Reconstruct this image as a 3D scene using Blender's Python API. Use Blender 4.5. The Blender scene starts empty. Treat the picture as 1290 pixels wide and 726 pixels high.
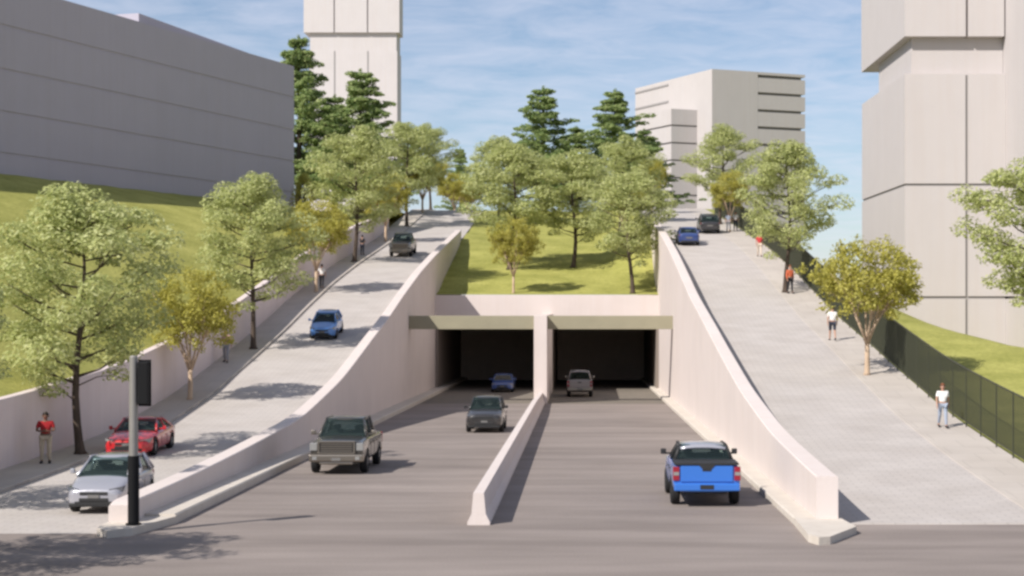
import bpy, bmesh, math, random
import numpy as np
from mathutils import Vector, Matrix, Euler, noise

# ------------------------------------------------------------------ camera, sky, sun, exposure
scene = bpy.context.scene
COL = scene.collection
F, CX, CY, HC = 2200.0, 732.0, 385.0, 5.85      # focal length and vanishing point (photo pixels), eye height (m)
cam_data = bpy.data.cameras.new("camera")
cam = bpy.data.objects.new("camera", cam_data)
COL.objects.link(cam)
cam.location = (0, 0, HC)
cam.rotation_euler = (math.radians(90), 0, 0)
cam_data.sensor_fit = 'HORIZONTAL'
cam_data.sensor_width = 36
cam_data.lens = F / 1290 * 36
cam_data.shift_x = -(CX - 645) / 1290
cam_data.shift_y = (CY - 363) / 1290
cam_data.clip_end = 12000
scene.camera = cam

SUN_DIR = Vector((0.84, 0.82, -1.0)).normalized()      # direction the light travels
SUN_EL = math.asin(-SUN_DIR.z)
SUN_AZ = math.atan2(-SUN_DIR.x, -SUN_DIR.y)             # towards the sun, from +Y clockwise
world = bpy.data.worlds.new("World")
scene.world = world
world.use_nodes = True
wt = world.node_tree
wt.nodes.clear()
w_out = wt.nodes.new("ShaderNodeOutputWorld")
w_bg = wt.nodes.new("ShaderNodeBackground")
w_sky = wt.nodes.new("ShaderNodeTexSky")
w_sky.sky_type = 'NISHITA'
w_sky.sun_disc = False
w_sky.sun_elevation = SUN_EL
w_sky.sun_rotation = SUN_AZ
w_sky.altitude = 300
w_sky.air_density = 0.9
w_sky.dust_density = 0.5
w_sky.ozone_density = 3.0
w_bg.inputs["Strength"].default_value = 0.078
# thin clouds, laid out on a high plane above the place
w_tc = wt.nodes.new("ShaderNodeTexCoord")
w_sep = wt.nodes.new("ShaderNodeSeparateXYZ")
wt.links.new(w_tc.outputs["Generated"], w_sep.inputs[0])
w_add = wt.nodes.new("ShaderNodeMath"); w_add.operation = 'ADD'; w_add.inputs[1].default_value = 0.05
w_max = wt.nodes.new("ShaderNodeMath"); w_max.operation = 'MAXIMUM'; w_max.inputs[1].default_value = 0.02
wt.links.new(w_sep.outputs["Z"], w_max.inputs[0]); wt.links.new(w_max.outputs[0], w_add.inputs[0])
w_dx = wt.nodes.new("ShaderNodeMath"); w_dx.operation = 'DIVIDE'
w_dy = wt.nodes.new("ShaderNodeMath"); w_dy.operation = 'DIVIDE'
wt.links.new(w_sep.outputs["X"], w_dx.inputs[0]); wt.links.new(w_add.outputs[0], w_dx.inputs[1])
wt.links.new(w_sep.outputs["Y"], w_dy.inputs[0]); wt.links.new(w_add.outputs[0], w_dy.inputs[1])
w_com = wt.nodes.new("ShaderNodeCombineXYZ")
wt.links.new(w_dx.outputs[0], w_com.inputs[0]); wt.links.new(w_dy.outputs[0], w_com.inputs[1])
w_noise = wt.nodes.new("ShaderNodeTexNoise")
w_noise.inputs["Scale"].default_value = 3.6
w_noise.inputs["Detail"].default_value = 8
w_noise.inputs["Roughness"].default_value = 0.62
w_noise.inputs["Distortion"].default_value = 0.5
wt.links.new(w_com.outputs[0], w_noise.inputs["Vector"])
w_ramp = wt.nodes.new("ShaderNodeValToRGB")
w_ramp.color_ramp.elements[0].position = 0.18; w_ramp.color_ramp.elements[0].color = (0, 0, 0, 1)
w_ramp.color_ramp.elements[1].position = 0.80; w_ramp.color_ramp.elements[1].color = (1, 1, 1, 1)
wt.links.new(w_noise.outputs["Fac"], w_ramp.inputs[0])
w_mul = wt.nodes.new("ShaderNodeMath"); w_mul.operation = 'MULTIPLY'; w_mul.inputs[1].default_value = 0.58
wt.links.new(w_ramp.outputs[0], w_mul.inputs[0])
w_mix = wt.nodes.new("ShaderNodeMixRGB")
w_mix.inputs[2].default_value = (7.6, 7.7, 8.9, 1)
wt.links.new(w_mul.outputs[0], w_mix.inputs[0])
w_tint = wt.nodes.new("ShaderNodeMixRGB"); w_tint.blend_type = 'MULTIPLY'; w_tint.inputs[0].default_value = 1
w_tint.inputs[2].default_value = (1, 1, 1, 1)
wt.links.new(w_sky.outputs[0], w_tint.inputs[1])
wt.links.new(w_tint.outputs[0], w_mix.inputs[1])
wt.links.new(w_mix.outputs[0], w_bg.inputs["Color"])
wt.links.new(w_bg.outputs[0], w_out.inputs["Surface"])

sun_data = bpy.data.lights.new("sun", 'SUN')
sun_data.energy = 4.3
sun_data.angle = math.radians(0.55)
sun_data.color = (1.0, 0.945, 0.875)
sun = bpy.data.objects.new("sun", sun_data)
sun.rotation_euler = SUN_DIR.to_track_quat('-Z', 'Y').to_euler()
sun.location = (-60, -20, 80)
COL.objects.link(sun)

vs = scene.view_settings
vs.view_transform = 'Standard'
vs.look = 'None'
vs.exposure = 0.47
vs.gamma = 1.0
vs.use_curve_mapping = False
scene.cycles.filter_width = 2.8
scene.cycles.max_bounces = 9
scene.cycles.diffuse_bounces = 6
scene.cycles.transparent_max_bounces = 8

R = random.Random(7)

# ------------------------------------------------------------------ materials
def mat(name, color, rough=0.8, metal=0.0, spec=0.4, coat=0.0, var=0.0, vscale=1.0, bump=0.0, bscale=20.0, stretch=(1, 1, 1), detail=5):
    m = bpy.data.materials.new(name)
    m.use_nodes = True
    nt = m.node_tree
    b = nt.nodes["Principled BSDF"]
    b.inputs["Base Color"].default_value = (*color, 1)
    b.inputs["Roughness"].default_value = rough
    b.inputs["Metallic"].default_value = metal
    b.inputs["Specular IOR Level"].default_value = spec
    b.inputs["Coat Weight"].default_value = coat
    b.inputs["Coat Roughness"].default_value = 0.06
    if var or bump:
        tc = nt.nodes.new("ShaderNodeTexCoord")
        mp = nt.nodes.new("ShaderNodeMapping")
        mp.inputs["Scale"].default_value = stretch
        nt.links.new(tc.outputs["Object"], mp.inputs[0])
        if var:
            n = nt.nodes.new("ShaderNodeTexNoise")
            n.inputs["Scale"].default_value = vscale
            n.inputs["Detail"].default_value = detail
            n.inputs["Roughness"].default_value = 0.6
            nt.links.new(mp.outputs[0], n.inputs["Vector"])
            r = nt.nodes.new("ShaderNodeValToRGB")
            r.color_ramp.elements[0].position = 0.3
            r.color_ramp.elements[1].position = 0.7
            r.color_ramp.elements[0].color = (*[c * (1 - var) for c in color], 1)
            r.color_ramp.elements[1].color = (*[min(1, c * (1 + var)) for c in color], 1)
            nt.links.new(n.outputs["Fac"], r.inputs[0])
            nt.links.new(r.outputs[0], b.inputs["Base Color"])
        if bump:
            n2 = nt.nodes.new("ShaderNodeTexNoise")
            n2.inputs["Scale"].default_value = bscale
            n2.inputs["Detail"].default_value = 4
            nt.links.new(mp.outputs[0], n2.inputs["Vector"])
            bp = nt.nodes.new("ShaderNodeBump")
            bp.inputs["Strength"].default_value = bump
            bp.inputs["Distance"].default_value = 0.05
            nt.links.new(n2.outputs["Fac"], bp.inputs["Height"])
            nt.links.new(bp.outputs[0], b.inputs["Normal"])
    return m

def concrete(name, color, var=0.05, streak=0.9):
    """pale concrete with faint mottling and thin rain streaks that run down the face"""
    m = mat(name, color, 0.85, var=var, vscale=0.35, bump=0.15, bscale=9)
    nt = m.node_tree
    b = nt.nodes["Principled BSDF"]
    src = b.inputs["Base Color"].links[0].from_socket
    tc = nt.nodes.new("ShaderNodeTexCoord"); mp = nt.nodes.new("ShaderNodeMapping")
    mp.inputs["Scale"].default_value = (1.3, 1.3, 0.05)
    nt.links.new(tc.outputs["Object"], mp.inputs[0])
    n = nt.nodes.new("ShaderNodeTexNoise"); n.inputs["Scale"].default_value = 1.5; n.inputs["Detail"].default_value = 6
    nt.links.new(mp.outputs[0], n.inputs["Vector"])
    r = nt.nodes.new("ShaderNodeValToRGB")
    r.color_ramp.elements[0].position = 0.28; r.color_ramp.elements[0].color = (streak, streak * .985, streak * .97, 1)
    r.color_ramp.elements[1].position = 0.55; r.color_ramp.elements[1].color = (1, 1, 1, 1)
    nt.links.new(n.outputs["Fac"], r.inputs[0])
    mx = nt.nodes.new("ShaderNodeMixRGB"); mx.blend_type = 'MULTIPLY'; mx.inputs[0].default_value = 1
    nt.links.new(src, mx.inputs[1]); nt.links.new(r.outputs[0], mx.inputs[2])
    nt.links.new(mx.outputs[0], b.inputs["Base Color"])
    return m

def asphalt_mat():
    m = bpy.data.materials.new("asphalt"); m.use_nodes = True
    nt = m.node_tree; b = nt.nodes["Principled BSDF"]
    b.inputs["Roughness"].default_value = 0.85; b.inputs["Specular IOR Level"].default_value = 0.25
    tc = nt.nodes.new("ShaderNodeTexCoord")
    def nz(scale, st, det=5):
        mp = nt.nodes.new("ShaderNodeMapping"); mp.inputs["Scale"].default_value = st
        nt.links.new(tc.outputs["Object"], mp.inputs[0])
        n = nt.nodes.new("ShaderNodeTexNoise"); n.inputs["Scale"].default_value = scale; n.inputs["Detail"].default_value = det
        n.inputs["Roughness"].default_value = 0.6
        nt.links.new(mp.outputs[0], n.inputs["Vector"]); return n
    a = nz(1.0, (0.10, 0.55, 1)); c = nz(22, (1, 1, 1), 3); d = nz(0.12, (1, 1, 1), 3)
    r = nt.nodes.new("ShaderNodeValToRGB")
    r.color_ramp.elements[0].position = 0.33; r.color_ramp.elements[0].color = (0.196, 0.166, 0.150, 1)
    r.color_ramp.elements[1].position = 0.68; r.color_ramp.elements[1].color = (0.280, 0.240, 0.218, 1)
    nt.links.new(a.outputs["Fac"], r.inputs[0])
    def mul(src, n, lo, hi):
        rr = nt.nodes.new("ShaderNodeValToRGB")
        rr.color_ramp.elements[0].position = 0.3; rr.color_ramp.elements[0].color = (lo, lo, lo, 1)
        rr.color_ramp.elements[1].position = 0.7; rr.color_ramp.elements[1].color = (hi, hi, hi, 1)
        nt.links.new(n.outputs["Fac"], rr.inputs[0])
        mx = nt.nodes.new("ShaderNodeMixRGB"); mx.blend_type = 'MULTIPLY'; mx.inputs[0].default_value = 1
        nt.links.new(src, mx.inputs[1]); nt.links.new(rr.outputs[0], mx.inputs[2]); return mx.outputs[0]
    o = mul(r.outputs[0], c, 0.85, 1.12); o = mul(o, d, 0.9, 1.08)
    nt.links.new(o, b.inputs["Base Color"])
    bp = nt.nodes.new("ShaderNodeBump"); bp.inputs["Strength"].default_value = 0.25; bp.inputs["Distance"].default_value = 0.02
    nt.links.new(c.outputs["Fac"], bp.inputs["Height"]); nt.links.new(bp.outputs[0], b.inputs["Normal"])
    return m

def paving_mat(name, c1, c2, mortar, w=0.6, h=0.3):
    m = bpy.data.materials.new(name); m.use_nodes = True
    nt = m.node_tree; b = nt.nodes["Principled BSDF"]
    b.inputs["Roughness"].default_value = 0.85; b.inputs["Specular IOR Level"].default_value = 0.25
    tc = nt.nodes.new("ShaderNodeTexCoord")
    br = nt.nodes.new("ShaderNodeTexBrick")
    br.inputs["Color1"].default_value = (*c1, 1); br.inputs["Color2"].default_value = (*c2, 1); br.inputs["Mortar"].default_value = (*mortar, 1)
    br.inputs["Scale"].default_value = 1.0; br.inputs["Mortar Size"].default_value = 0.018; br.inputs["Mortar Smooth"].default_value = 0.3
    br.inputs["Brick Width"].default_value = w; br.inputs["Row Height"].default_value = h
    nt.links.new(tc.outputs["Object"], br.inputs["Vector"])
    n = nt.nodes.new("ShaderNodeTexNoise"); n.inputs["Scale"].default_value = 0.5; n.inputs["Detail"].default_value = 6
    nt.links.new(tc.outputs["Object"], n.inputs["Vector"])
    rr = nt.nodes.new("ShaderNodeValToRGB")
    rr.color_ramp.elements[0].position = 0.3; rr.color_ramp.elements[0].color = (0.9, 0.89, 0.88, 1)
    rr.color_ramp.elements[1].position = 0.65; rr.color_ramp.elements[1].color = (1.02, 1.02, 1.02, 1)
    nt.links.new(n.outputs["Fac"], rr.inputs[0])
    mx = nt.nodes.new("ShaderNodeMixRGB"); mx.blend_type = 'MULTIPLY'; mx.inputs[0].default_value = 1
    nt.links.new(br.outputs["Color"], mx.inputs[1]); nt.links.new(rr.outputs[0], mx.inputs[2])
    nt.links.new(mx.outputs[0], b.inputs["Base Color"])
    return m

def grass_mat():
    m = bpy.data.materials.new("grass"); m.use_nodes = True
    nt = m.node_tree; b = nt.nodes["Principled BSDF"]
    b.inputs["Roughness"].default_value = 0.95; b.inputs["Specular IOR Level"].default_value = 0.1
    tc = nt.nodes.new("ShaderNodeTexCoord")
    def nz(scale, det):
        n = nt.nodes.new("ShaderNodeTexNoise"); n.inputs["Scale"].default_value = scale; n.inputs["Detail"].default_value = det
        n.inputs["Roughness"].default_value = 0.65
        nt.links.new(tc.outputs["Object"], n.inputs["Vector"]); return n
    a, c = nz(0.35, 6), nz(5.0, 4)
    r = nt.nodes.new("ShaderNodeValToRGB")
    r.color_ramp.elements[0].position = 0.3; r.color_ramp.elements[0].color = (0.25, 0.256, 0.066, 1)
    r.color_ramp.elements[1].position = 0.7; r.color_ramp.elements[1].color = (0.415, 0.40, 0.125, 1)
    nt.links.new(a.outputs["Fac"], r.inputs[0])
    rr = nt.nodes.new("ShaderNodeValToRGB")
    rr.color_ramp.elements[0].position = 0.3; rr.color_ramp.elements[0].color = (0.72, 0.74, 0.7, 1)
    rr.color_ramp.elements[1].position = 0.7; rr.color_ramp.elements[1].color = (1.12, 1.1, 1.1, 1)
    nt.links.new(c.outputs["Fac"], rr.inputs[0])
    mx = nt.nodes.new("ShaderNodeMixRGB"); mx.blend_type = 'MULTIPLY'; mx.inputs[0].default_value = 1
    nt.links.new(r.outputs[0], mx.inputs[1]); nt.links.new(rr.outputs[0], mx.inputs[2])
    nt.links.new(mx.outputs[0], b.inputs["Base Color"])
    bp = nt.nodes.new("ShaderNodeBump"); bp.inputs["Strength"].default_value = 0.5; bp.inputs["Distance"].default_value = 0.15
    nt.links.new(c.outputs["Fac"], bp.inputs["Height"]); nt.links.new(bp.outputs[0], b.inputs["Normal"])
    return m

def leaf_mat(name, stops, transl=0.35):
    m = bpy.data.materials.new(name); m.use_nodes = True
    nt = m.node_tree; b = nt.nodes["Principled BSDF"]; out = nt.nodes["Material Output"]
    b.inputs["Roughness"].default_value = 0.6; b.inputs["Specular IOR Level"].default_value = 0.3
    g = nt.nodes.new("ShaderNodeNewGeometry")
    tc = nt.nodes.new("ShaderNodeTexCoord")
    n = nt.nodes.new("ShaderNodeTexNoise"); n.inputs["Scale"].default_value = 0.9; n.inputs["Detail"].default_value = 2
    nt.links.new(tc.outputs["Object"], n.inputs["Vector"])
    ad = nt.nodes.new("ShaderNodeMath"); ad.operation = 'MULTIPLY_ADD'; ad.inputs[1].default_value = 0.55; ad.inputs[2].default_value = -0.03
    nt.links.new(g.outputs["Random Per Island"], ad.inputs[0])
    ad2 = nt.nodes.new("ShaderNodeMath"); ad2.operation = 'MULTIPLY_ADD'; ad2.inputs[1].default_value = 0.5
    nt.links.new(n.outputs["Fac"], ad2.inputs[0]); nt.links.new(ad.outputs[0], ad2.inputs[2])
    r = nt.nodes.new("ShaderNodeValToRGB")
    cr = r.color_ramp
    while len(cr.elements) < len(stops): cr.elements.new(0.5)
    for i, c in enumerate(stops):
        cr.elements[i].position = 0.1 + 0.8 * i / (len(stops) - 1); cr.elements[i].color = (*c, 1)
    nt.links.new(ad2.outputs[0], r.inputs[0])
    nt.links.new(r.outputs[0], b.inputs["Base Color"])
    t = nt.nodes.new("ShaderNodeBsdfTranslucent")
    nt.links.new(r.outputs[0], t.inputs["Color"])
    mx = nt.nodes.new("ShaderNodeMixShader"); mx.inputs[0].default_value = transl
    nt.links.new(b.outputs[0], mx.inputs[1]); nt.links.new(t.outputs[0], mx.inputs[2])
    nt.links.new(mx.outputs[0], out.inputs["Surface"])
    return m

M = {}
M['asphalt'] = asphalt_mat()
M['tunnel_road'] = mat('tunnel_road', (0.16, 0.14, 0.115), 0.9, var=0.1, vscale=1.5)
M['paving'] = paving_mat('ramp_paving', (0.475, 0.437, 0.408), (0.445, 0.41, 0.385), (0.37, 0.34, 0.32))
M['walk'] = paving_mat('sidewalk_slabs', (0.475, 0.43, 0.385), (0.455, 0.412, 0.372), (0.37, 0.335, 0.305), 1.5, 1.5)
M['wall'] = concrete('pale_concrete', (0.62, 0.55, 0.52), .035, .975)
M['ledge'] = concrete('kerb_concrete', (0.55, 0.50, 0.44))
M['hill_wall'] = concrete('retaining_concrete', (0.64, 0.55, 0.535), .04, .97)
M['beam'] = mat('olive_concrete', (0.29, 0.265, 0.185), 0.85, var=0.06, vscale=0.6)
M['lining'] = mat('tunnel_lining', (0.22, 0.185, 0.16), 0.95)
M['added_end_wall'] = mat('added_end_wall', (0.7, 0.6, 0.52), 0.9)  # pale so that the added tunnel end wall catches daylight
M['grass'] = grass_mat()
M['tower'] = concrete('tower_panel', (0.55, 0.515, 0.51), 0.02, .985)
M['near_tower'] = concrete('near_tower_panel', (0.485, 0.452, 0.447), 0.02, .985)
M['block'] = concrete('block_panel', (0.465, 0.435, 0.425), 0.02, .985)
M['grey_block'] = concrete('grey_panel', (0.40, 0.38, 0.435), 0.02, .98)
M['joint'] = mat('joint_shadow', (0.27, 0.255, 0.25), 0.9)
M['bark'] = mat('dark_bark', (0.075, 0.055, 0.042), 0.95, var=0.35, vscale=4, bump=0.6, bscale=14, stretch=(1, 1, .25))
M['tan_bark'] = mat('tan_bark', (0.46, 0.34, 0.24), 0.9, var=0.2, vscale=4, bump=0.4, bscale=14, stretch=(1, 1, .25))
M['leaf'] = leaf_mat('green_leaves', [(0.28, 0.33, 0.115), (0.52, 0.55, 0.23), (0.67, 0.68, 0.38)], 0.46)
M['leaf_yellow'] = leaf_mat('yellow_leaves', [(0.25, 0.245, 0.04), (0.46, 0.42, 0.08), (0.60, 0.57, 0.20)], 0.4)
M['leaf_dark'] = leaf_mat('dark_leaves', [(0.11, 0.18, 0.065), (0.27, 0.35, 0.12), (0.54, 0.58, 0.27)], 0.42)
M['fence'] = mat('fence_metal', (0.05, 0.053, 0.033), 0.5, metal=0.3)
M['pole'] = mat('galvanised', (0.30, 0.285, 0.265), 0.5, metal=0.5, var=0.06, vscale=6)
M['black'] = mat('black_paint', (0.008, 0.008, 0.009), 0.7, spec=0.2)
M['rubber'] = mat('rubber', (0.015, 0.015, 0.016), 0.85)
M['rim'] = mat('rim_alloy', (0.42, 0.42, 0.43), 0.35, metal=0.8)
M['dark_rim'] = mat('dark_alloy', (0.10, 0.10, 0.105), 0.35, metal=0.7)
def glass_mat():
    m = bpy.data.materials.new('car_glass'); m.use_nodes = True
    nt = m.node_tree; b = nt.nodes['Principled BSDF']; out = nt.nodes['Material Output']
    b.inputs['Base Color'].default_value = (0.02, 0.034, 0.032, 1); b.inputs['Roughness'].default_value = 0.04; b.inputs['Specular IOR Level'].default_value = 0.8
    t = nt.nodes.new('ShaderNodeBsdfTransparent'); t.inputs['Color'].default_value = (0.62, 0.74, 0.72, 1)
    mx = nt.nodes.new('ShaderNodeMixShader'); mx.inputs[0].default_value = 0.62
    nt.links.new(b.outputs[0], mx.inputs[1]); nt.links.new(t.outputs[0], mx.inputs[2]); nt.links.new(mx.outputs[0], out.inputs['Surface'])
    return m
M['glass'] = glass_mat()
M['seat'] = mat('seat_fabric', (0.06, 0.06, 0.058), 0.9)
M['lamp'] = mat('lamp_glass', (0.24, 0.24, 0.235), 0.12, spec=0.8)
M['dark_lamp'] = mat('smoked_lamp', (0.10, 0.11, 0.13), 0.1, spec=0.8)
M['red_lamp'] = mat('red_lamp', (0.26, 0.015, 0.03), 0.2, spec=0.6)
M['trim'] = mat('black_trim', (0.022, 0.022, 0.023), 0.6)
M['chrome'] = mat('chrome', (0.32, 0.28, 0.235), 0.34, metal=1.0)
M['plate'] = mat('number_plate', (0.16, 0.155, 0.15), 0.5)
M['silver'] = mat('silver_paint', (0.40, 0.40, 0.44), 0.3, metal=0.35, coat=0.8)
M['red'] = mat('red_paint', (0.50, 0.022, 0.028), 0.3, coat=0.9)
M['lightblue'] = mat('light_blue_paint', (0.10, 0.25, 0.58), 0.3, coat=0.8)
M['blue'] = mat('bright_blue_paint', (0.03, 0.15, 0.53), 0.3, coat=0.9)
M['tunnelblue'] = mat('mid_blue_paint', (0.045, 0.09, 0.27), 0.35, coat=0.6)
M['navy'] = mat('navy_paint', (0.03, 0.055, 0.18), 0.3, coat=0.9)
M['grey'] = mat('bronze_grey_paint', (0.05, 0.045, 0.038), 0.38, metal=0.3, coat=0.8)
M['darkgrey'] = mat('dark_grey_paint', (0.035, 0.033, 0.033), 0.36, metal=0.3, coat=0.8)
M['brown'] = mat('brown_grey_paint', (0.08, 0.07, 0.052), 0.38, metal=0.3, coat=0.7)
M['rosegrey'] = mat('rose_grey_paint', (0.26, 0.235, 0.23), 0.35, metal=0.3, coat=0.7)
M['blackcar'] = mat('near_black_paint', (0.035, 0.033, 0.036), 0.3, coat=0.8)
M['skin'] = mat('skin', (0.42, 0.24, 0.17), 0.6)
M['darkskin'] = mat('brown_skin', (0.16, 0.085, 0.055), 0.6)
M['hair'] = mat('dark_hair', (0.03, 0.022, 0.018), 0.6)
M['hair_red'] = mat('auburn_hair', (0.20, 0.07, 0.03), 0.6)
def cloth(n, c): M[n] = mat(n, c, 0.9, var=0.12, vscale=9)
cloth('cloth_red', (0.34, 0.016, 0.02)); cloth('cloth_beige', (0.46, 0.38, 0.28)); cloth('cloth_white', (0.75, 0.73, 0.71))
cloth('cloth_navy', (0.035, 0.04, 0.06)); cloth('cloth_orange', (0.55, 0.13, 0.06)); cloth('cloth_pink', (0.5, 0.3, 0.27))
cloth('cloth_grey', (0.25, 0.25, 0.27)); cloth('cloth_black', (0.02, 0.02, 0.024)); cloth('cloth_cream', (0.62, 0.52, 0.42))
cloth('cloth_coral', (0.50, 0.05, 0.05)); cloth('cloth_olive', (0.2, 0.2, 0.11)); cloth('cloth_bluegrey', (0.30, 0.34, 0.42))

# ------------------------------------------------------------------ helpers
def link_mesh(name, bm, material, parent=None, smooth=False):
    me = bpy.data.meshes.new(name)
    bmesh.ops.recalc_face_normals(bm, faces=bm.faces[:])
    bm.to_mesh(me); bm.free()
    mats = material if isinstance(material, (list, tuple)) else [material]
    for k in mats: me.materials.append(k)
    if smooth:
        me.polygons.foreach_set('use_smooth', [True] * len(me.polygons))
    o = bpy.data.objects.new(name, me)
    COL.objects.link(o)
    if parent is not None: o.parent = parent
    return o

def tag(o, label, cat, group=None):
    o['label'] = label; o['category'] = cat
    if group: o['group'] = group
    return o

def thing(name, label, cat, loc=(0, 0, 0), rot=(0, 0, 0), group=None):
    o = bpy.data.objects.new(name, None)
    o.empty_display_size = 0.3
    COL.objects.link(o)
    o.location = loc; o.rotation_euler = rot
    return tag(o, label, cat, group)

def structure(o, kind='structure'):
    o['kind'] = kind
    return o

def dup(root, loc, rotz=None, scale=None, label=None, group=None):
    r = root.copy(); COL.objects.link(r); r.location = loc
    if rotz is not None: r.rotation_euler = (0, 0, rotz)
    if scale is not None: r.scale = scale
    if label: r['label'] = label
    if group: r['group'] = group
    for ch in list(root.children):
        c = ch.copy(); COL.objects.link(c); c.parent = r
        for g in list(ch.children):
            d = g.copy(); COL.objects.link(d); d.parent = c
    return r

def box(bm, x0, x1, y0, y1, z0, z1, bevel=0.0, mi=0):
    r = bmesh.ops.create_cube(bm, size=1)
    vs_ = r['verts']
    for v in vs_:
        v.co = Vector((x0 + (v.co.x + .5) * (x1 - x0), y0 + (v.co.y + .5) * (y1 - y0), z0 + (v.co.z + .5) * (z1 - z0)))
    fs = set(f for v in vs_ for f in v.link_faces)
    for f in fs: f.material_index = mi
    if bevel:
        es = set(e for v in vs_ for e in v.link_edges)
        bmesh.ops.bevel(bm, geom=list(es), offset=bevel, segments=2, affect='EDGES', profile=0.6)
    return vs_

def prism(bm, poly, z0, z1, mi=0):
    """polygon of (x, y) extruded from z0 to z1"""
    lo = [bm.verts.new((x, y, z0)) for x, y in poly]
    hi = [bm.verts.new((x, y, z1)) for x, y in poly]
    n = len(poly)
    fs = [bm.faces.new(lo[::-1]), bm.faces.new(hi)]
    for i in range(n):
        fs.append(bm.faces.new((lo[i], lo[(i + 1) % n], hi[(i + 1) % n], hi[i])))
    for f in fs: f.material_index = mi

def tube(bm, pts, radii, n=7, cap=True):
    pts = [Vector(p) for p in pts]
    rings = []
    for i, p in enumerate(pts):
        d = (pts[min(i + 1, len(pts) - 1)] - pts[max(i - 1, 0)])
        d = d.normalized() if d.length > 1e-6 else Vector((0, 0, 1))
        a = d.cross(Vector((0, 1, 0.13)))
        if a.length < 1e-3: a = d.cross(Vector((1, 0, 0)))
        a.normalize(); b = d.cross(a)
        rings.append([bm.verts.new(p + (a * math.cos(2 * math.pi * k / n) + b * math.sin(2 * math.pi * k / n)) * radii[i]) for k in range(n)])
    for i in range(len(rings) - 1):
        for k in range(n):
            bm.faces.new((rings[i][k], rings[i][(k + 1) % n], rings[i + 1][(k + 1) % n], rings[i + 1][k]))
    if cap:
        bm.faces.new(rings[0][::-1]); bm.faces.new(rings[-1])

def loft(bm, ys, fn, closed=True, caps=True, mi=0):
    """cross section fn(y) -> [(x, z), ...] swept along y"""
    rings = [[bm.verts.new((x, y, z)) for x, z in fn(y)] for y in ys]
    n = len(rings[0])
    for a, b in zip(rings, rings[1:]):
        for k in range(n if closed else n - 1):
            f = bm.faces.new((a[k], a[(k + 1) % n], b[(k + 1) % n], b[k])); f.material_index = mi
    if closed and caps:
        bm.faces.new(rings[0]).material_index = mi; bm.faces.new(rings[-1][::-1]).material_index = mi

def table(pairs, smooth=5.0):
    """(image scale, height) pairs -> smooth height profile over distance"""
    p = sorted((F / s, z) for s, z in pairs)
    xs = np.array([a for a, _ in p]); zs = np.array([b for _, b in p])
    g = np.arange(0, 420, 0.5)
    h = np.interp(g, xs, zs)
    if smooth:
        k = int(smooth / 0.5); w = np.hanning(2 * k + 3)[1:-1]; w /= w.sum()
        h = np.convolve(np.pad(h, k, mode='edge'), w, mode='valid')
    return lambda y: float(np.interp(y, g, h))

def sstep(x, a, b):
    t = min(1, max(0, (x - a) / (b - a))) if b != a else float(x >= a)
    return t * t * (3 - 2 * t)

def ystep(a, b, st):
    n = max(1, int(round((b - a) / st)))
    return [a + (b - a) * i / n for i in range(n + 1)]

# ------------------------------------------------------------------ profiles of the place
CREST = F / 10.5
LR = table([(60, 0), (48.5, 0), (42, 0), (36, .12), (30, .4), (25.8, 1.45), (23, 2.8), (20.7, 4.25), (19, 5.75), (17.2, 7.5), (15.6, 9.1), (13, 12.2), (10.6, 17.2), (10.1, 17.6), (6, 17.6)])
RR = table([(60, 0), (46.5, 0), (42, .25), (37.5, .62), (31.8, 1.45), (26.9, 2.95), (25, 3.75), (21.8, 5.3), (20.2, 6.5), (18, 8.45), (16, 10.4), (13, 13.7), (10.5, 17.5), (10, 17.9), (6, 17.9)])
HW = table([(70, 2.35), (48, 2.4), (36.8, 2.6), (34.6, 2.75), (28.7, 3.35), (27.4, 3.75), (24, 4.75), (21, 6.5), (17.2, 9.9), (14, 13.2), (12, 15.6), (10, 17.6)], 8)
GM = table([(17, 5.9), (15.75, 6.62), (15.5, 6.75), (14.2, 9.25), (13, 11.7), (11.5, 14.9), (10.5, 17.2), (10, 17.5), (6, 17.4)], 4)
Y_END = 46.4
def TR(y): return -0.0105 * max(0.0, y - Y_END)
XI_L, XI_R, XC = -11.7, 6.24, -2.73        # trench wall faces, centre line
XO_L, XO_R = -12.3, 6.82                    # outer faces of the trench walls
XK_L, XK_R, XS_L, XS_R = -18.0, 12.5, -19.85, 14.5
YF, YB = F / 18.6, F / 15.7                 # portal front beam and parapet planes
KERB, KERB_R = 0.13, 0.03

# ------------------------------------------------------------------ ground
bm = bmesh.new()
for x0, x1, y0, y1 in ((-3500, 3500, -400, 6000),):
    bm.faces.new([bm.verts.new(p) for p in ((x0, y0, -5), (x1, y0, -5), (x1, y1, -5), (x0, y1, -5))])
structure(link_mesh('ground', bm, M['grass']))

bm = bmesh.new()
loft(bm, ystep(-20, 46.8, 4), lambda y: [(-140, 0), (XI_L - .5, 0), (XI_R + .6, 0), (140, 0)], closed=False)
structure(link_mesh('street', bm, M['asphalt']))
bm = bmesh.new()
loft(bm, ystep(46.8, YF - 1.0, 3), lambda y: [(XI_L - .3, TR(y) + .004), (XI_R + .3, TR(y) + .004)], closed=False)
structure(link_mesh('underpass_road', bm, M['asphalt']))
bm = bmesh.new()
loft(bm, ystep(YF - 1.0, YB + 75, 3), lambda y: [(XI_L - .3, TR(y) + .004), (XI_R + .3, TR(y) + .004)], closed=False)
structure(link_mesh('tunnel_road', bm, M['tunnel_road']))

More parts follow.
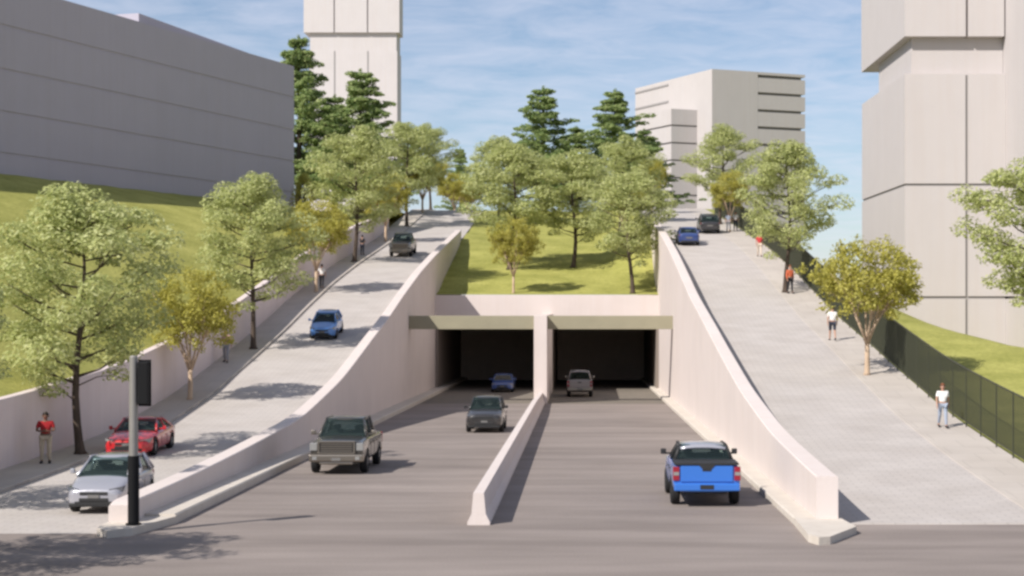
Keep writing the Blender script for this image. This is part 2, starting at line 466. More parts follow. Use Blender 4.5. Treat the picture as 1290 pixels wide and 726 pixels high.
# ramps
YL0, YR0 = F / 49.2, F / 47.2
bm = bmesh.new()
loft(bm, ystep(YL0, 240, 1.5), lambda y: [(XK_L, LR(y) + .006), (XO_L + .3 if y < 168 else -11.6, LR(y) + .006)], closed=False)
structure(link_mesh('left_ramp_road', bm, M['paving']))
bm = bmesh.new()
loft(bm, [YR0] + ystep(YR0 + .02, 240, 1.5), lambda y: [(XO_R - .3 if y < 150 else 6.3, RR(y) + .006 if y > YR0 else -.1), (XK_R, RR(y) + .006 if y > YR0 else -.1)], closed=False)
structure(link_mesh('right_ramp_road', bm, M['paving']))
bm = bmesh.new()
loft(bm, ystep(30, 240, 1.5), lambda y: [(XS_L - .2, LR(y) - .4), (XS_L - .2, LR(y) + KERB), (XK_L - .03, LR(y) + KERB), (XK_L, LR(y) + KERB - .03), (XK_L, LR(y) - .4)])
structure(link_mesh('left_sidewalk', bm, M['walk']))
bm = bmesh.new()
loft(bm, ystep(YR0, 240, 1.5), lambda y: [(XK_R, RR(y) - .4), (XK_R, RR(y) + KERB_R - .012), (XK_R + .012, RR(y) + KERB_R), (XS_R + .2, RR(y) + KERB_R), (XS_R + .2, RR(y) - .4)])
structure(link_mesh('right_sidewalk', bm, M['walk']))

# kerb ledges along the foot of the trench walls
bm = bmesh.new()
def ledge_l(y): return [(XI_L - .1, TR(y) - .2), (XI_L - .1, TR(y) + .27), (XI_L + .80, TR(y) + .27), (XI_L + .84, TR(y) + .23), (XI_L + .84, TR(y) - .2)]
loft(bm, ystep(F / 47, YB + 60, 3), ledge_l)
prism(bm, [(-12.35, F / 48.6), (-12.3, F / 49.6), (-11.9, F / 50.2), (-11.4, F / 49.6), (-10.86, F / 47 - .004), (-12.35, F / 47 - .004)], -.2, .20)
structure(link_mesh('left_kerb', bm, M['ledge']))
bm = bmesh.new()
def ledge_r(y): return [(XI_R + .1, TR(y) - .2), (XI_R - .56, TR(y) - .2), (XI_R - .56, TR(y) + .16), (XI_R - .52, TR(y) + .2), (XI_R + .1, TR(y) + .2)]
loft(bm, ystep(46.6, YB + 60, 3), ledge_r)
prism(bm, [(5.68, 46.596), (5.62, 43.2), (5.8, 42.6), (6.1, 42.75), (7.05, 44.7), (7.0, 45.2), (6.9, 46.596)], -.2, .196)
structure(link_mesh('right_kerb', bm, M['ledge']))

# grass
def XB(y): return -28.1 - .311 * max(0.0, 171 - y)       # line of the long building's front
def hill_z(x, y):
    d = max(4.0, -20.2 - XB(y))
    t = (-20.2 - x) / d
    w = HW(y) - .12
    top = max(15.42, w)
    tt = min(1, max(0, t))
    z = w + (top - w) * (1 - (1 - tt) ** 1.22)
    return z + .12 * noise.noise(Vector((x * .15, y * .15, 0))) * min(1, max(0, (t) * 3)) * (1 - sstep(tt, .85, 1))
bm = bmesh.new()
ys = ystep(10, 262, 3); xs = [-20.2 - 1.6 * i for i in range(46)]
gr = [[bm.verts.new((x, y, hill_z(x, y))) for x in xs] for y in ys]
for i in range(len(ys) - 1):
    for j in range(len(xs) - 1):
        bm.faces.new((gr[i][j], gr[i][j + 1], gr[i + 1][j + 1], gr[i + 1][j]))
structure(link_mesh('left_hill', bm, M['grass'], smooth=True))

def lawn_z(x, y):
    z = GM(y)
    wr = sstep(x, 1.5, 6.4) * sstep(y, 147, 160)
    wl = sstep(-x, 8.5, 11.9) * sstep(y, 163, 174)
    z = z + (RR(y) - .04 - z) * wr
    z = z + (LR(y) - .04 - z) * wl
    return z + .10 * noise.noise(Vector((x * .3, y * .3, 3))) * sstep(y, YB + 1, YB + 5)
bm = bmesh.new()
ys = ystep(YB + .78, 240, 1.5); xs = ystep(-12.0, 6.5, .75)
gr = [[bm.verts.new((x, y, lawn_z(x, y))) for x in xs] for y in ys]
for i in range(len(ys) - 1):
    for j in range(len(xs) - 1):
        bm.faces.new((gr[i][j], gr[i][j + 1], gr[i + 1][j + 1], gr[i + 1][j]))
structure(link_mesh('median_lawn', bm, M['grass'], smooth=True))

def slope_z(x, y):
    low = min(RR(y), 3.0 - .27 * (x - 25))
    low = max(low, -.4) if x < 60 else -.4
    t = sstep(x, 15.5, 24.5)
    z = RR(y) + .02 + (low - RR(y)) * t
    z = min(z, RR(y) + .02)
    return z - .05 * sstep(48 - y, 0, 4)
bm = bmesh.new()
ys = ystep(44, 250, 3); xs = ystep(14.68, 80, 1.3)
gr = [[bm.verts.new((x, y, slope_z(x, y))) for x in xs] for y in ys]
for i in range(len(ys) - 1):
    for j in range(len(xs) - 1):
        bm.faces.new((gr[i][j], gr[i][j + 1], gr[i + 1][j + 1], gr[i + 1][j]))
structure(link_mesh('right_slope', bm, M['grass'], smooth=True))

bm = bmesh.new()      # level ground on top of the hill
box(bm, -160, 15, 236, 300, 10, 17.2); box(bm, -160, -15, 300.01, 460, 10, 17.19)
structure(link_mesh('hilltop', bm, M['walk']))

# ------------------------------------------------------------------ walls
bm = bmesh.new()
YLW = F / 48.4
def wall_top_l(y):
    return max(LR(y) + .74, .74) - .10 * sstep(YLW + .5 - y, 0, .6) + (0.1 * sstep(y, 85, 100))
loft(bm, [YLW, YLW + .12, YLW + .3] + ystep(YLW + .6, F / 12.9, 1.5),
     lambda y: [(XI_L, TR(y) - .3), (XI_L, wall_top_l(y) - .03), (XI_L - .03, wall_top_l(y)), (XO_L + .03, wall_top_l(y)), (XO_L, wall_top_l(y) - .03), (XO_L, min(LR(y), TR(y)) - .3)])
o = link_mesh('trench_wall', bm, M['wall'])
tag(o, 'pale concrete wall between the left ramp and the sunken road, its road side in shade', 'wall')
bm = bmesh.new()
YRW = F / 47.5
def wall_top_r(y):
    return RR(y) + 1.1 + .2 * sstep(60 - y, 0, 13)
loft(bm, ystep(YRW, 156, 1.5),
     lambda y: [(XI_R, TR(y) - .3), (XI_R, wall_top_r(y) - .03), (XI_R + .03, wall_top_r(y)), (XO_R - .03, wall_top_r(y)), (XO_R, wall_top_r(y) - .03), (XO_R, min(RR(y), TR(y)) - .3)])
o = link_mesh('trench_wall', bm, M['wall'])
tag(o, 'sunlit cream concrete wall between the sunken road and the right ramp', 'wall')
bm = bmesh.new()
loft(bm, ystep(26, F / 12.2, 2),
     lambda y: [(XS_L, LR(y) - .5), (XS_L, HW(y) - .02), (XS_L - .02, HW(y)), (XS_L - .38, HW(y)), (XS_L - .4, HW(y) - .02), (XS_L - .4, LR(y) - .5)])
o = link_mesh('retaining_wall', bm, M['hill_wall'])
tag(o, 'long mauve retaining wall holding the grassy hill above the left sidewalk', 'wall')
# jersey barrier down the middle
bm = bmesh.new()
def jersey(y):
    b = TR(y); h = b + .86 - .12 * sstep(y, 100, 116)
    return [(XC - .30, b - .05), (XC - .30, b + .08), (XC - .19, b + .30), (XC - .14, h), (XC + .14, h), (XC + .19, b + .30), (XC + .30, b + .08), (XC + .30, b - .05)]
loft(bm, ystep(F / 47.3, YF - 1.05, 3), jersey)
o = link_mesh('median_barrier', bm, M['wall'])
tag(o, 'low pale concrete barrier dividing the two directions of the sunken road', 'barrier')

# ------------------------------------------------------------------ tunnel portal
t = thing('tunnel_portal', 'twin bay concrete tunnel mouth with olive beam below a white parapet', 'tunnel', (XC, YF, TR(YF)))
def at_portal(name, m, *bxs, parent=t):
    bm = bmesh.new()
    for b in bxs:
        box(bm, b[0] - XC, b[1] - XC, b[2] - YF, b[3] - YF, b[4] - TR(YF), b[5] - TR(YF), b[6] if len(b) > 6 else 0)
    return link_mesh(name, bm, m, parent)
ZB0, ZB1 = HC - 30 / 18.6, HC - 13 / 18.6
at_portal('beam', M['beam'], (XI_L + .003, XI_R - .003, YF + .3, YF + 1.5, ZB0, ZB1, .02))
at_portal('pier', M['wall'], (XC - .44, XC + .44, YF - 1.0, YB + .2, -3, ZB1 + .02, .02))
at_portal('parapet', M['wall'], (XI_L - .1, XI_R + .1, YB, YB + .75, ZB0 - .2, 6.68, .02))
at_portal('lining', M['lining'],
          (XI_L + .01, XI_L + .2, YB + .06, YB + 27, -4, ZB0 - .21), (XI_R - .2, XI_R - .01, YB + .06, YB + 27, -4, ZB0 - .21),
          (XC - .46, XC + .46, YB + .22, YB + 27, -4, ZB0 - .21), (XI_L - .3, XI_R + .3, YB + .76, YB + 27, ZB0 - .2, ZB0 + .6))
at_portal('added_end_wall', M['added_end_wall'], (XI_L - .3, XI_R + .3, YB + 27.01, YB + 28, -4, ZB0 + .6))  # added wall closing the tunnel short, bounces daylight to lift the dark bays

# ------------------------------------------------------------------ buildings
def grooved(bm, x0, x1, y0, y1, z0, z1, zcuts, front_cuts=(), gap=.28, depth=.22):
    """outer panels set proud of a core, with open joints at the heights zcuts and front x positions"""
    zs = [z0] + [z for z in zcuts] + [z1]
    for i in range(len(zs) - 1):
        a = zs[i] + (gap / 2 if i else 0); b = zs[i + 1] - (gap / 2 if i < len(zs) - 2 else 0)
        xc = [x0] + [x for x in front_cuts] + [x1]
        for j in range(len(xc) - 1):
            p = xc[j] + (gap / 2 if j else 0); q = xc[j + 1] - (gap / 2 if j < len(xc) - 2 else 0)
            box(bm, p, q, y0, y1, a, b)
def core(bm, x0, x1, y0, y1, z0, z1, d=.22):
    box(bm, x0 + d, x1 - d, y0 + d, y1 - d, z0, z1 - d)

# long grey block on the left hill
ang = math.atan(.311)
t = thing('office_block', 'long grey flat roofed building with horizontal grooves on the left hill', 'building', (-28.1, 171, 15.0), (0, 0, -ang))
# local frame: x runs away from the face (to the left), y runs back along the face towards the viewer (negative)
bm = bmesh.new(); HB = HC + (385 - 83.8) / 12.86 - 15.0
zc = [HC + (385 - v) / 12.86 - 15.0 for v in (243.5, 204.5, 165.0, 124.0)]
def gb(bm):
    zs = [-1.5] + zc + [HB]
    for i in range(len(zs) - 1):
        a = zs[i] + (.12 if i else 0); b = zs[i + 1] - (.12 if i < len(zs) - 2 else 0)
        box(bm, -30, 0, -95, 0, a, b)
gb(bm)
link_mesh('wall', bm, M['grey_block'], t)
bm = bmesh.new(); box(bm, -29.85, -.07, -94.85, -.07, -1, HB - .2); link_mesh('joint', bm, M['grey_block'], t)
bm = bmesh.new()
for v in box(bm, -12, -1.0, -26.6, -.3, HB + .002, HB + 1.0):
    if v.co.z > HB + .5 and v.co.y > -1: v.co.z = HB + .05
link_mesh('penthouse', bm, M['grey_block'], t)

# slim tower far behind
s = 6.0; y0 = F / s
def px(x, s_): return (x - CX) / s_
def pz(y, s_): return HC - (y - CY) / s_
t = thing('tower_block', 'slim pale tower with an overhanging top and dark joints behind the left trees', 'building', (px(442, s), y0, 17))
bm = bmesh.new()
ox, oy, oz = px(442, s), y0, 17
hx = px(503, s) - ox
box(bm, px(389, s) - ox, px(500, s) - ox, .6, 8.5, -2, pz(64, s) - oz)
link_mesh('lower_storeys', bm, M['tower'], t)
bm = bmesh.new(); box(bm, px(390, s) - ox, px(499, s) - ox, .75, 8.2, -2, pz(40, s) - oz); link_mesh('neck', bm, M['tower'], t)
bm = bmesh.new()
cuts = [px(421, s) - ox, px(463, s) - ox]
for a, b in ((px(382.5, s) - ox, cuts[0] - .14), (cuts[0] + .14, cuts[1] - .14), (cuts[1] + .14, hx)):
    box(bm, a, b, 0, .5, pz(41, s) - oz, 82)
box(bm, px(382.5, s) - ox, hx, .52, 7.4, pz(41, s) - oz, 81.9)
link_mesh('upper_storeys', bm, M['tower'], t)
bm = bmesh.new()
for c in cuts: box(bm, c - .14, c + .14, .56, .7, -1, pz(64, s) - oz)
link_mesh('joint', bm, M['joint'], t)

# rotated block beyond the right ramp
s = 6.92; th = math.radians(24.5)
t = thing('apartment_block', 'pale stepped block with window bands beyond the top of the right ramp', 'building', (px(897, s), F / s, 17), (0, 0, th))
HBB = pz(87, s) - 17
# local: x runs right along the right face, y runs back; the left face is the plane x = 0
bm = bmesh.new()
RW, LW = 19.8, 31.5
box(bm, 0, 9.6, 0, LW, -17, HBB)                           # corner mass
fl = [HBB - .55 - 3.15 * i for i in range(10)]
for i in range(9):
    box(bm, 9.6, RW, .0 if i == 9 else .02, LW - 1, fl[i + 1] + .0, fl[i] - .5)
box(bm, 9.6, RW, .02, LW - 1, HBB - .5, HBB - .003)
link_mesh('wall', bm, M['block'], t)
bm = bmesh.new(); box(bm, 9.5, RW - .5, .7, LW - 1.6, -17, HBB - .6); link_mesh('window_band', bm, M['joint'], t)
bm = bmesh.new()
for i in range(2):
    box(bm, -.12, -.003, 17.2, LW, HBB - 1.1 - 3.2 * i, HBB - .75 - 3.2 * i)
link_mesh('groove', bm, M['joint'], t)
bm = bmesh.new(); hz = HBB - 6.9
for i in range(8):
    box(bm, -5.4, -.002, 5.7, 20.6, hz - 3.2 * (i + 1) + .32, hz - 3.2 * i)
link_mesh('side_wing', bm, M['block'], t)
bm = bmesh.new(); box(bm, -5.1, -.1, 6.0, 20.3, -17, hz - .5); link_mesh('wing_band', bm, M['joint'], t)

# tower on the right
s = 16.4; y0 = F / s; xa = px(1140, s)
t = thing('apartment_tower', 'tall pale tower with overhanging upper block at the right edge', 'building', (xa, y0, 0))
def zz(y): return pz(y, s)
GX = px(1218, s) - xa; XE = 32.6 - xa; D = 20.5
bm = bmesh.new()
g = .10
for a, b in ((-6, zz(375) - g), (zz(375) + g, zz(233) - g), (zz(233) + g, zz(93))):
    box(bm, 0, GX - g, 0, D, a, b); box(bm, GX + g, XE, 0, D, a, b)
link_mesh('lower_storeys', bm, M['near_tower'], t)
bm = bmesh.new(); box(bm, .09, XE, .10, D - .2, -6, zz(93) - .1); link_mesh('joint', bm, M['joint'], t)
bm = bmesh.new()
box(bm, .65, XE - .02, .75, D - 5, zz(93) + .003, zz(46) - .003); link_mesh('neck', bm, M['near_tower'], t)
bm = bmesh.new()
box(bm, -.02, GX - g, -.05, D + .2, zz(46), 60); box(bm, GX + g, 32.5 - xa, -.05, D + .2, zz(46), 60)
box(bm, GX - g - .1, GX + g + .1, .25, D, zz(46) + .05, 59.8)
link_mesh('upper_storeys', bm, M['near_tower'], t)
bm = bmesh.new()
for a, b in ((-6, zz(375) - g), (zz(375) + g, zz(233) - g), (zz(233) + g, 52)):
    box(bm, XE + .005, XE + 22, -34, D - 2, a, b)
link_mesh('side_wing', bm, M['near_tower'], t)
bm = bmesh.new(); box(bm, XE + .25, XE + 21, -33.7, D - 3, -6, 51.5); link_mesh('wing_joint', bm, M['joint'], t)

# ------------------------------------------------------------------ fence on the right
FX, FH = 14.6, 2.15
t = thing('railing_fence', 'dark see-through vertical bar fence along the right sidewalk', 'fence', (FX, 47, 0))
y = 47.0
while y < 190:
    y1 = y + 2.4
    za, zb2 = RR(y) + KERB, RR(y1) + KERB
    bm = bmesh.new()
    n = 24
    for i in range(n):
        yy = y + .06 + (2.4 - .12) * (i + .5) / n; zz_ = za + (zb2 - za) * (yy - y) / 2.4
        box(bm, -.0076, .0076, yy - 47 - .0076, yy - 47 + .0076, zz_ + .08, zz_ + FH - .04)
    for h in (.08, FH - .06):
        vsb = box(bm, -.02, .02, y + .04 - 47, y1 - .04 - 47, 0, .045)
        for v in vsb:
            v.co.z += za + (zb2 - za) * (v.co.y + 47 - y) / 2.4 + h
    link_mesh('panel', bm, M['fence'], t)
    bm = bmesh.new(); box(bm, -.022, .022, y - 47 - .022, y - 47 + .022, za - .1, za + FH)
    link_mesh('post', bm, M['fence'], t)
    y = y1

# ------------------------------------------------------------------ trees
def leaf_quad(bm, c, nrm, size, rnd):
    nrm = nrm.normalized()
    a = nrm.orthogonal().normalized()
    q = Matrix.Rotation(rnd.uniform(0, 6.283), 3, nrm)
    a = q @ a; b = nrm.cross(a)
    l, w = size * rnd.uniform(.75, 1.25), size * rnd.uniform(.42, .62)
    k = nrm * size * .12
    v = [bm.verts.new(c - a * l * .5), bm.verts.new(c + b * w * .5 + k), bm.verts.new(c + a * l * .5), bm.verts.new(c - b * w * .5 + k)]
    bm.faces.new(v)

def pad(bm, c, rx, rz, n, size, rnd, up=1.15, core_=.3):
    for _ in range(n):
        u = Vector((rnd.gauss(0, 1), rnd.gauss(0, 1), rnd.gauss(.25, 1))).normalized()
        r = rnd.uniform(core_, 1) ** .5
        p = c + Vector((u.x * rx * r, u.y * rx * r, u.z * rz * r - .25 * rz * (u.x ** 2 + u.y ** 2)))
        nr = Vector((u.x * .7 + rnd.gauss(0, .38), u.y * .7 + rnd.gauss(0, .38), up * (.6 + .4 * u.z) + rnd.gauss(0, .4)))
        leaf_quad(bm, p, nr, size, rnd)

def make_green_tree(name, seed, label):
    rnd = random.Random(seed)
    root = thing(name, label, 'tree')
    wood, leaf = bmesh.new(), bmesh.new()
    H = 10.0
    def axis(h):
        return Vector((.16 * math.sin(h * .7 + seed), .16 * math.cos(h * .55 + seed * 2), h))
    hs = [0, .15, .5, 1.2, 2.2, 3.4, 4.6, 5.8, 7.0, 8.2, 9.3]
    rs = [.30, .20, .165, .15, .135, .12, .10, .08, .06, .04, .015]
    o0 = axis(0); o0.z = 0
    tube(wood, [axis(h) - o0 for h in hs], rs, 9)
    az = rnd.uniform(0, 6.28); h = 2.7
    while h < 9.0:
        f = (h - 2.7) / 6.8
        Rm = 3.75 * (math.sin(math.pi * min(1, (f * .80 + .20))) ** .7) * (1 if f < .75 else .92)
        az += 2.399 + rnd.uniform(-.35, .35)
        Lb = Rm * rnd.uniform(.62, 1.05)
        rise = Lb * rnd.uniform(.25, .55) * (1 - .3 * f)
        a = axis(h) - o0
        d = Vector((math.cos(az), math.sin(az), 0))
        m1 = a + d * Lb * .45 + Vector((0, 0, rise * .3)); e = a + d * Lb + Vector((0, 0, rise))
        tube(wood, [a, m1, e], [.055 * (1.3 - f), .035, .012], 5)
        for q in (.45, .72, 1.0):
            if q < .6 and rnd.random() < .5: continue
            c = a + d * Lb * q + Vector((0, 0, rise * q + rnd.uniform(0, .35)))
            sd = Vector((-d.y, d.x, 0)) * rnd.uniform(-.9, .9)
            c = c + sd * (.3 + .7 * q)
            rx = rnd.uniform(.7, 1.1)
            pad(leaf, c, rx, rx * rnd.uniform(.48, .68), int(175 * rx / .8), .215, rnd)
            tube(wood, [m1, c - Vector((0, 0, .1))], [.02, .006], 4)
        h += rnd.uniform(.16, .28)
    for _ in range(5):
        c = axis(9.2) - o0 + Vector((rnd.uniform(-.9, .9), rnd.uniform(-.9, .9), rnd.uniform(-.5, .6)))
        pad(leaf, c, .75, .45, 170, .21, rnd)
    for bx, by, bz, rx in ((-1.0, -.2, 2.45, .62), (1.35, .3, 3.0, .62)):       # low sprays on the trunk
        c = Vector((bx, by, bz))
        tube(wood, [axis(bz - .45) - o0, c * .5 + (axis(bz - .2) - o0) * .5, c], [.03, .022, .008], 5)
        pad(leaf, c, rx, .3, 110, .21, rnd)
    link_mesh('trunk', wood, M['bark'], root, True)
    link_mesh('crown', leaf, M['leaf'], root)
    return root

def make_yellow_tree(name, seed, label):
    rnd = random.Random(seed)
    root = thing(name, label, 'tree')
    wood, leaf = bmesh.new(), bmesh.new()
    tube(wood, [(0, 0, 0), (.01, 0, .12), (.03, .01, .7), (.02, 0, 1.35)], [.17, .125, .105, .10], 9)
    tips = []
    k0 = rnd.uniform(0, 6)
    for i in range(6):
        a = k0 + i * 1.047 + rnd.uniform(-.2, .2)
        d = Vector((math.cos(a), math.sin(a), 0))
        b0 = Vector((.02, 0, 1.2 + .08 * (i % 3)))
        p1 = b0 + d * .32 + Vector((0, 0, .75)); p2 = b0 + d * rnd.uniform(.75, 1.0) + Vector((0, 0, 1.9)); 
        tube(wood, [b0, p1, p2], [.065, .05, .034], 6)
        for j in range(5):
            a2 = a + rnd.uniform(-.9, .9); d2 = Vector((math.cos(a2), math.sin(a2), 0))
            st = p1.lerp(p2, rnd.uniform(.2, 1))
            e = st + d2 * rnd.uniform(.35, 1.35) + Vector((0, 0, rnd.uniform(.5, 1.9)))
            md = st.lerp(e, .5) + Vector((0, 0, .12))
            tube(wood, [st, md, e], [.026, .018, .007], 5)
            tips += [e, md.lerp(e, .35)]
    for c in tips:
        for _ in range(3):
            cc = c + Vector((rnd.gauss(0, .34), rnd.gauss(0, .34), rnd.gauss(.18, .34)))
            if cc.z < 1.9: continue
            pad(leaf, cc, rnd.uniform(.25, .42), rnd.uniform(.22, .36), 40, .165, rnd, up=.5, core_=.05)
    for _ in range(110):
        u = Vector((rnd.gauss(0, 1), rnd.gauss(0, 1), rnd.gauss(.5, .8))).normalized()
        cc = Vector((0, 0, 3.9)) + Vector((u.x * 2.15, u.y * 2.15, u.z * 2.1)) * rnd.uniform(.72, 1.0)
        if cc.z < 2.5: continue
        pad(leaf, cc, .36, .3, 30, .155, rnd, up=.5, core_=.05)
    link_mesh('trunk', wood, M['tan_bark'], root, True)
    link_mesh('crown', leaf, M['leaf_yellow'], root)
    return root

def make_dark_tree(name, seed, label):
    rnd = random.Random(seed)
    root = thing(name, label, 'tree')
    wood, leaf = bmesh.new(), bmesh.new()
    H = 15.0
    tube(wood, [(0, 0, 0), (0, 0, .3), (.05, .05, 4), (.0, .1, 9), (0, 0, 14.3)], [.42, .3, .24, .15, .02], 8)
    az = 0; h = 2.0
    while h < 14.6:
        f = (h - 2.0) / 12.6
        Rm = 6.3 * (1 - f) ** .76 * (.86 + .2 * math.sin(h * 2.3 + seed)) + .3
        for _ in range(3):
            az += 2.1 + rnd.uniform(-.4, .4)
            Lb = Rm * rnd.uniform(.5, 1.15)
            d = Vector((math.cos(az), math.sin(az), 0)); a = Vector((0, 0, h))
            e = a + d * Lb + Vector((0, 0, Lb * rnd.uniform(-.05, .42)))
            tube(wood, [a, e], [.06 * (1.2 - f), .012], 4)
            for q in (.3, .55, .78, 1.0):
                rx = rnd.uniform(.6, 1.05) * (1 - .3 * f) * (1.25 - .5 * q)
                pad(leaf, a.lerp(e, q) + Vector((rnd.uniform(-.2, .2), rnd.uniform(-.2, .2), rnd.uniform(-.1, .2))), rx, rx * .42, int(85 * rx / .7), .30, rnd, up=.8)
        h += rnd.uniform(.42, .7)
    pad(leaf, Vector((0, 0, 14.7)), .22, .6, 60, .25, rnd)
    link_mesh('trunk', wood, M['bark'], root, True)
    link_mesh('crown', leaf, M['leaf_dark'], root)
    return root

def make_bush(name, seed, label, n=26):
    rnd = random.Random(seed)
    root = thing(name, label, 'shrub')
    wood, leaf = bmesh.new(), bmesh.new()
    for i in range(n):
        f = rnd.uniform(.05, 1)
        a = rnd.uniform(0, 6.28); r = 1.1 * (1 - f) ** .6 + .1
        c = Vector((math.cos(a) * r, math.sin(a) * r, .3 + 2.9 * f))
        tube(wood, [(0, 0, 0), (c.x * .4, c.y * .4, c.z * .6), c], [.04, .025, .008], 4)
        pad(leaf, c, .5, .42, 75, .17, rnd, up=.5)
    link_mesh('stem', wood, M['bark'], root, True)
    link_mesh('foliage', leaf, M['leaf_yellow'], root)
    return root

G1 = make_green_tree('street_tree', 3, 'tall green tree beside the man in red by the left wall')
G2 = make_green_tree('street_tree', 11, 'green tree with dark slender trunk beyond the near yellow one on the left sidewalk')
Y1 = make_yellow_tree('ornamental_tree', 5, 'yellow-leaved tree with tan forked trunk behind the red sports car')
Y2 = make_yellow_tree('ornamental_tree', 17, 'yellow-leaved multi-stemmed tree by the fence on the right sidewalk')
D1 = make_dark_tree('conifer_tree', 2, 'tall dark tree with a pointed top left of centre above the lawn')
used = set()
def put(proto, s_, x, zfun, h, label, rz=None, wscale=1.0, group=None, base=10.0):
    y_ = F / s_
    k = h / base
    loc = (x, y_, zfun(x, y_) - .03)
    sc = (k * wscale, k * wscale, k)
    rz = R.uniform(0, 6.28) if rz is None else rz
    if proto.name not in used:
        used.add(proto.name)
        proto.location = loc; proto.rotation_euler = (0, 0, rz); proto.scale = sc
        proto['label'] = label
        if group: proto['group'] = group
        return proto
    return dup(proto, loc, rz, sc, label, group)
LW_ = lambda x, y_: LR(y_) + KERB
RW_ = lambda x, y_: RR(y_) + KERB_R
GL, GRR, GC, GD = 'trees along the left sidewalk', 'trees along the right sidewalk', 'trees on the lawn above the tunnel', 'dark trees on the hilltop'
put(G1, 33.9, -18.6, LW_, 9.9, 'tall green tree with dark trunk beside the man in red by the left wall', 0.3, 1.0, GL)
put(G2, 22.2, -18.6, LW_, 10.0, 'green tree on the left sidewalk beyond the yellow tree nearest the red car', 1.2, .95, GL)
put(G1, 15.4, -18.55, LW_, 11.0, 'green tree on the left sidewalk beside the figure resting near the brown-grey pickup', 2.6, 1.0, GL)
put(G2, 12.0, -18.3, LW_, 11.0, 'green tree just beyond the brown-grey pickup on the left ramp', 4.0, 1.0, GL)
put(G1, 10.3, -18.4, LW_, 10.5, 'farthest green tree at the crest of the left ramp', 5.0, .95, GL)
put(G2, 44.5, -19.0, LW_, 8.2, 'green tree only peeking in at the left picture edge above the wall', 2.2, .92, GL)
put(G1, 60.5, -17.9, lambda x, y_: 0, 9.0, 'green tree outside the left edge that throws shade on the street', 1.0, .95, GL)
put(Y1, 26.5, -18.6, LW_, 6.6, 'yellow tree with pale forked trunk at the kerb behind the red sports car', 0.0, .95, GL, 6.2)
put(Y2, 18.0, -18.55, LW_, 6.9, 'yellow tree beside the walker in white on the left sidewalk', 1.0, .95, GL, 6.2)
put(Y1, 13.3, -18.5, LW_, 6.9, 'orange-yellow tree beside the brown-grey pickup on the left ramp', 2.0, .95, GL, 6.2)
put(Y2, 10.9, -18.3, LW_, 7.2, 'small brownish yellow tree at the crest of the left ramp', 3.0, 1.0, GL, 6.2)
put(Y1, 9.6, -16.6, lambda x, y_: 17.1, 6.6, 'yellow-brown tree just over the crest of the left ramp beside the far dark tree', 4.0, 1.05, GL, 6.2)
put(Y2, 9.4, -15.1, lambda x, y_: 17.1, 6.2, 'rightmost of the yellow-brown trees just over the crest of the left ramp', 1.3, 1.0, GL, 6.2)
# right sidewalk
put(Y2, 27.7, 13.0, RW_, 6.6, 'yellow tree with pale stems by the fence on the right sidewalk', .6, 1.02, GRR, 6.2)
put(G2, 20.0, 12.85, RW_, 9.6, 'large green tree on the right sidewalk behind the person in orange', 6.0, .9, GRR)
put(G1, 13.0, 13.5, RW_, 9.6, 'green tree near the top of the right ramp beyond the dark car', 0.9, .98, GRR)
put(Y1, 14.0, 13.4, RW_, 5.8, 'brownish yellow tree beside the dark car on the right ramp', 2.0, .85, GRR, 6.2)
put(G1, 21.5, 27.0, slope_z, 12.2, 'big green tree on the grass outside the fence at the right edge', 3.6, 1.05, GRR)
# lawn above the tunnel
put(Y1, 15.5, -5.5, lawn_z, 6.5, 'thin yellow tree on the front left of the lawn above the tunnel', 1.1, .9, GC, 6.2)
put(G1, 14.2, -.7, lawn_z, 10.4, 'green tree in the middle of the lawn with a bare dark trunk', 3.1, 1.15, GC)
put(G2, 15.5, 4.2, lawn_z, 10.0, 'green tree nearest the parapet on the right of the lawn', 2.0, 1.08, GC)
put(G2, 14.3, -6.3, lawn_z, 11.2, 'green tree standing behind the thin yellow tree on the lawn', 5.2, 1.15, GC)
put(G1, 12.6, 3.9, lawn_z, 9.4, 'green tree in the back row on the right of the lawn', 1.7, 1.15, GC)
put(Y2, 13.6, 4.0, lawn_z, 6.3, 'yellow tree half hidden behind the green tree nearest the parapet', 1.7, .9, GC, 6.2)
put(Y2, 11.3, 8.3 - .4, lambda x, y_: RR(y_) - .05, 6.6, 'brownish yellow tree peeking out right of the lawn trees', 4.4, .75, GC, 6.2)
put(G2, 11.6, -9.0, lawn_z, 9.6, 'green tree at the back left corner of the lawn beside the ramp crest', 0.4, 1.0, GC)
# hilltop
top = lambda x, y_: 17.1
put(D1, 10.4, -4.6, top, 15.2, 'tall dark pointed tree rising left of centre above the lawn trees', 0, 1.3, GD, 15)
put(D1, 10.2, 4.2, top, 15.4, 'tall dark pointed tree rising right of centre above the lawn trees', 2, 1.3, GD, 15)
put(D1, 9.9, -.6, top, 11.5, 'shorter dark tree filling the gap between the two tall ones', 4, 1.5, GD, 15)
put(D1, 9.9, 8.0, top, 11.2, 'shorter dark tree next to the stepped pale block', 1, 1.3, GD, 15)
put(D1, 11.2, -24.8, lambda x, y_: hill_z(x, y_), 16.2, 'dark pointed tree standing in front of the slim tower', 3, 1.3, GD, 15)
put(D1, 10.6, -33.6, lambda x, y_: hill_z(x, y_), 21.0, 'tallest dark tree beside the end of the long grey building', 5, 1.0, GD, 15)
put(D1, 10.6, -29.3, lambda x, y_: hill_z(x, y_), 14.0, 'dark tree between the long grey building and the slim tower', .5, 1.35, GD, 15)
put(D1, 8.0, -19.0, top, 13.6, 'small far dark tree tip above the crest of the left ramp', 2.5, .8, GD, 15)
B = make_bush('garden_shrub', 4, 'yellow-green shrub at the end of the long grey building')
B.location = (-26.2, F / 13.3, hill_z(-26.2, F / 13.3) - .1)
